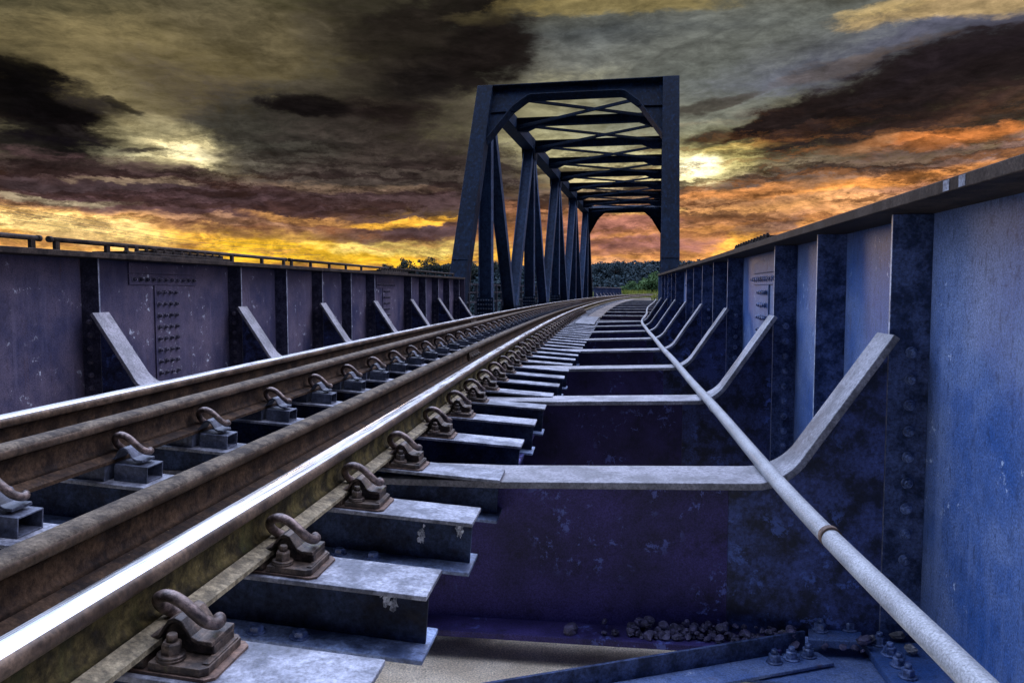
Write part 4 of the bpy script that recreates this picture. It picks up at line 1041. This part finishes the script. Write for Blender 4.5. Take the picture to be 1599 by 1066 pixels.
    # cross struts with haunched ends, and X bracing between them
    for k in range(1, 9):
        s = P + P * k if k < 8 else None
        if s is None or s > 31: continue
        z = zt(s); m = MB(); D = .27
        pts = [(-W + .22, z + .16), (W - .22, z + .16), (W - .22, z - D), (W - .55, z - D), (W - .95, z - .10), (-W + .95, z - .10), (-W + .55, z - D), (-W + .22, z - D)]
        m.prism([(x, s - .01, zz) for x, zz in pts], (0, .02, 0))
        for (x0, z0_, x1, z1_) in [(-W + .22, z + .16, W - .22, z + .16), (-W + .95, z - .10, W - .95, z - .10), (-W + .22, z - D, -W + .55, z - D), (W - .55, z - D, W - .22, z - D), (-W + .55, z - D, -W + .95, z - .10), (W - .95, z - .10, W - .55, z - D)]:
            m.bar((x0, s, z0_), (x1, s, z1_), .20, .018, (0, 1, 0))
        m.build('cross_strut', 'truss', e)
    for k in range(8):
        s = P + P * k; z = zt(s) - .02
        for sg in (1, -1):
            a = Vector((-sg * (W - .25), s + .15, z)); b = Vector((sg * (W - .25), s + P - .15, z - .02))
            m = MB(); m.bar(a + Vector((0, 0, .0 if sg > 0 else -.13)), b + Vector((0, 0, .0 if sg > 0 else -.13)), .085, .075, (0, 0, 1)); m.build('lateral_brace', 'truss', e, bevel=.004)
    # bottom laterals under the deck
    for k in range(10):
        s = P * k
        for sg in (1, -1):
            m = MB(); m.bar((-sg * W, s, zb - .25 - .06 * (sg > 0)), (sg * W, s + P, zb - .25 - .06 * (sg > 0)), .1, .05, (0, 0, 1)); m.build('bottom_brace', 'truss', e)
BM_T = bolt_mesh('boltT', .020, .022, 0); BM_T2 = bolt_mesh('boltT', .028, .05, .3)
truss()
for k in range(11):
    s = 3.8 * k; hw = 2.38
    e = empty('cross_girder', TM @ Matrix.Translation((0, s, -.7))); tag(e, 'cross girder at the near end of the truss, its top a thin pale line' if k == 0 else ordn(k) + ' cross girder past the mouth of the truss, its top a thin pale line', 'cross girder', 'cross girders of the truss floor')
    m = MB(); m.box(-hw, hw, -.15, .15, -.026, 0); m.build('top_flange', 'beam_top', e)
    m = MB(); m.box(-hw, hw, -.007, .007, -.60, -.0262); m.build('web', 'beam', e)
    m = MB(); m.box(-hw, hw, -.14, .14, -.626, -.6002); m.build('bottom_flange', 'beam', e)
# walkway railing outside the left truss plane
e = empty('walkway_railing', TM @ Matrix.Translation((-3.55, 0, 0))); tag(e, 'dark post and rail walkway railing outside the left side of the truss', 'railing')
for z in (.20, -.06, -.38):
    m = MB(); m.box(-.03, .03, -1.0, 39, z - .03, z + .03); m.build('rail', 'dark_rail', e)
m = MB(); m.box(-.2, .75, -1.0, 39, -.86, -.82); m.build('walkway_floor', 'dark_rail', e)
y = -.8
while y < 39:
    m = MB(); m.box(-.045, .045, y - .045, y + .045, -.86, .235); m.build('post', 'dark_rail', e); y += 1.05

# ------------------------------------------------------------------ far plate girder span
D3 = Vector((.115, .9934, 0)).normalized(); N3 = Vector((D3.y, -D3.x, 0)); O3 = Vector((.66, 57.2, 0))
T3 = Matrix(((N3.x, D3.x, 0, O3.x), (N3.y, D3.y, 0, O3.y), (0, 0, 1, 0), (0, 0, 0, 1)))
for sx, lb in ((-2.46, 'small distant plate girder past the far end of the truss, left of the rails'), (2.46, 'distant plate girder past the far end of the truss, right of the rails')):
    s = 1 if sx < 0 else -1
    e = empty('plate_girder', T3 @ Matrix.Translation((sx, 0, 0))); tag(e, lb, 'girder', 'plate girders beyond the truss')
    m = MB(); m.box(-.007, .007, 0, 17, -1.3, .22); m.build('web', 'girder_right', e)
    m = MB(); m.box(-.21, .21, 0, 17, .2202, .262); m.build('top_flange', 'beam_top', e)
    m = MB(); m.box(-.2, .2, 0, 17, -1.33, -1.3002); m.build('bottom_flange', 'girder_right', e)
    for k in range(17):
        m = MB(); m.box(min(.0072 * s, .15 * s), max(.0072 * s, .15 * s), .1 + k * 1.05, .12 + k * 1.05, -1.3, .2198); m.build('stiffener', 'girder_right', e)
        if k % 2 == 0:
            m = MB(); y = .1 + k * 1.05
            m.prism([(s * .16, y - .09, -.2), (s * .55, y - .09, -.75), (s * .55, y - .09, -.79), (s * .10, y - .09, -.2)], (0, .2, 0)); m.build('knee_bracket', 'beam_top', e)

# ------------------------------------------------------------------ overhead cables, far left
CB = [((-42.22, 45.0, 5.99), (-81.05, 190.0, 11.45)),
      ((-42.23, 45.0, 5.74), (-83.67, 190.0, 10.48)),
      ((-42.24, 45.0, 5.58), (-86.29, 190.0, 10.17)),
      ((-42.27, 45.0, 5.12), (-75.91, 190.0, 9.12)),
]
for i, (a, b) in enumerate(CB):
    a, b = Vector(a), Vector(b); pts = []
    for k in range(25):
        t = k / 24; p = a.lerp(b, t); p.z -= 4 * t * (1 - t) * .9; pts.append(p)
    m = MB(); m.tube([p - a for p in pts], [.010 + .022 * k / 24 for k in range(25)], 6)
    o = m.build('overhead_cable', 'cable'); o.location = a
    tag(o, ['topmost thin black cable crossing the sky at the far left', 'second thin black cable from the top at the far left', 'third thin black cable from the top at the far left', 'lowest thin black cable crossing the sky at the far left'][i], 'cable', 'overhead cables at the far left')
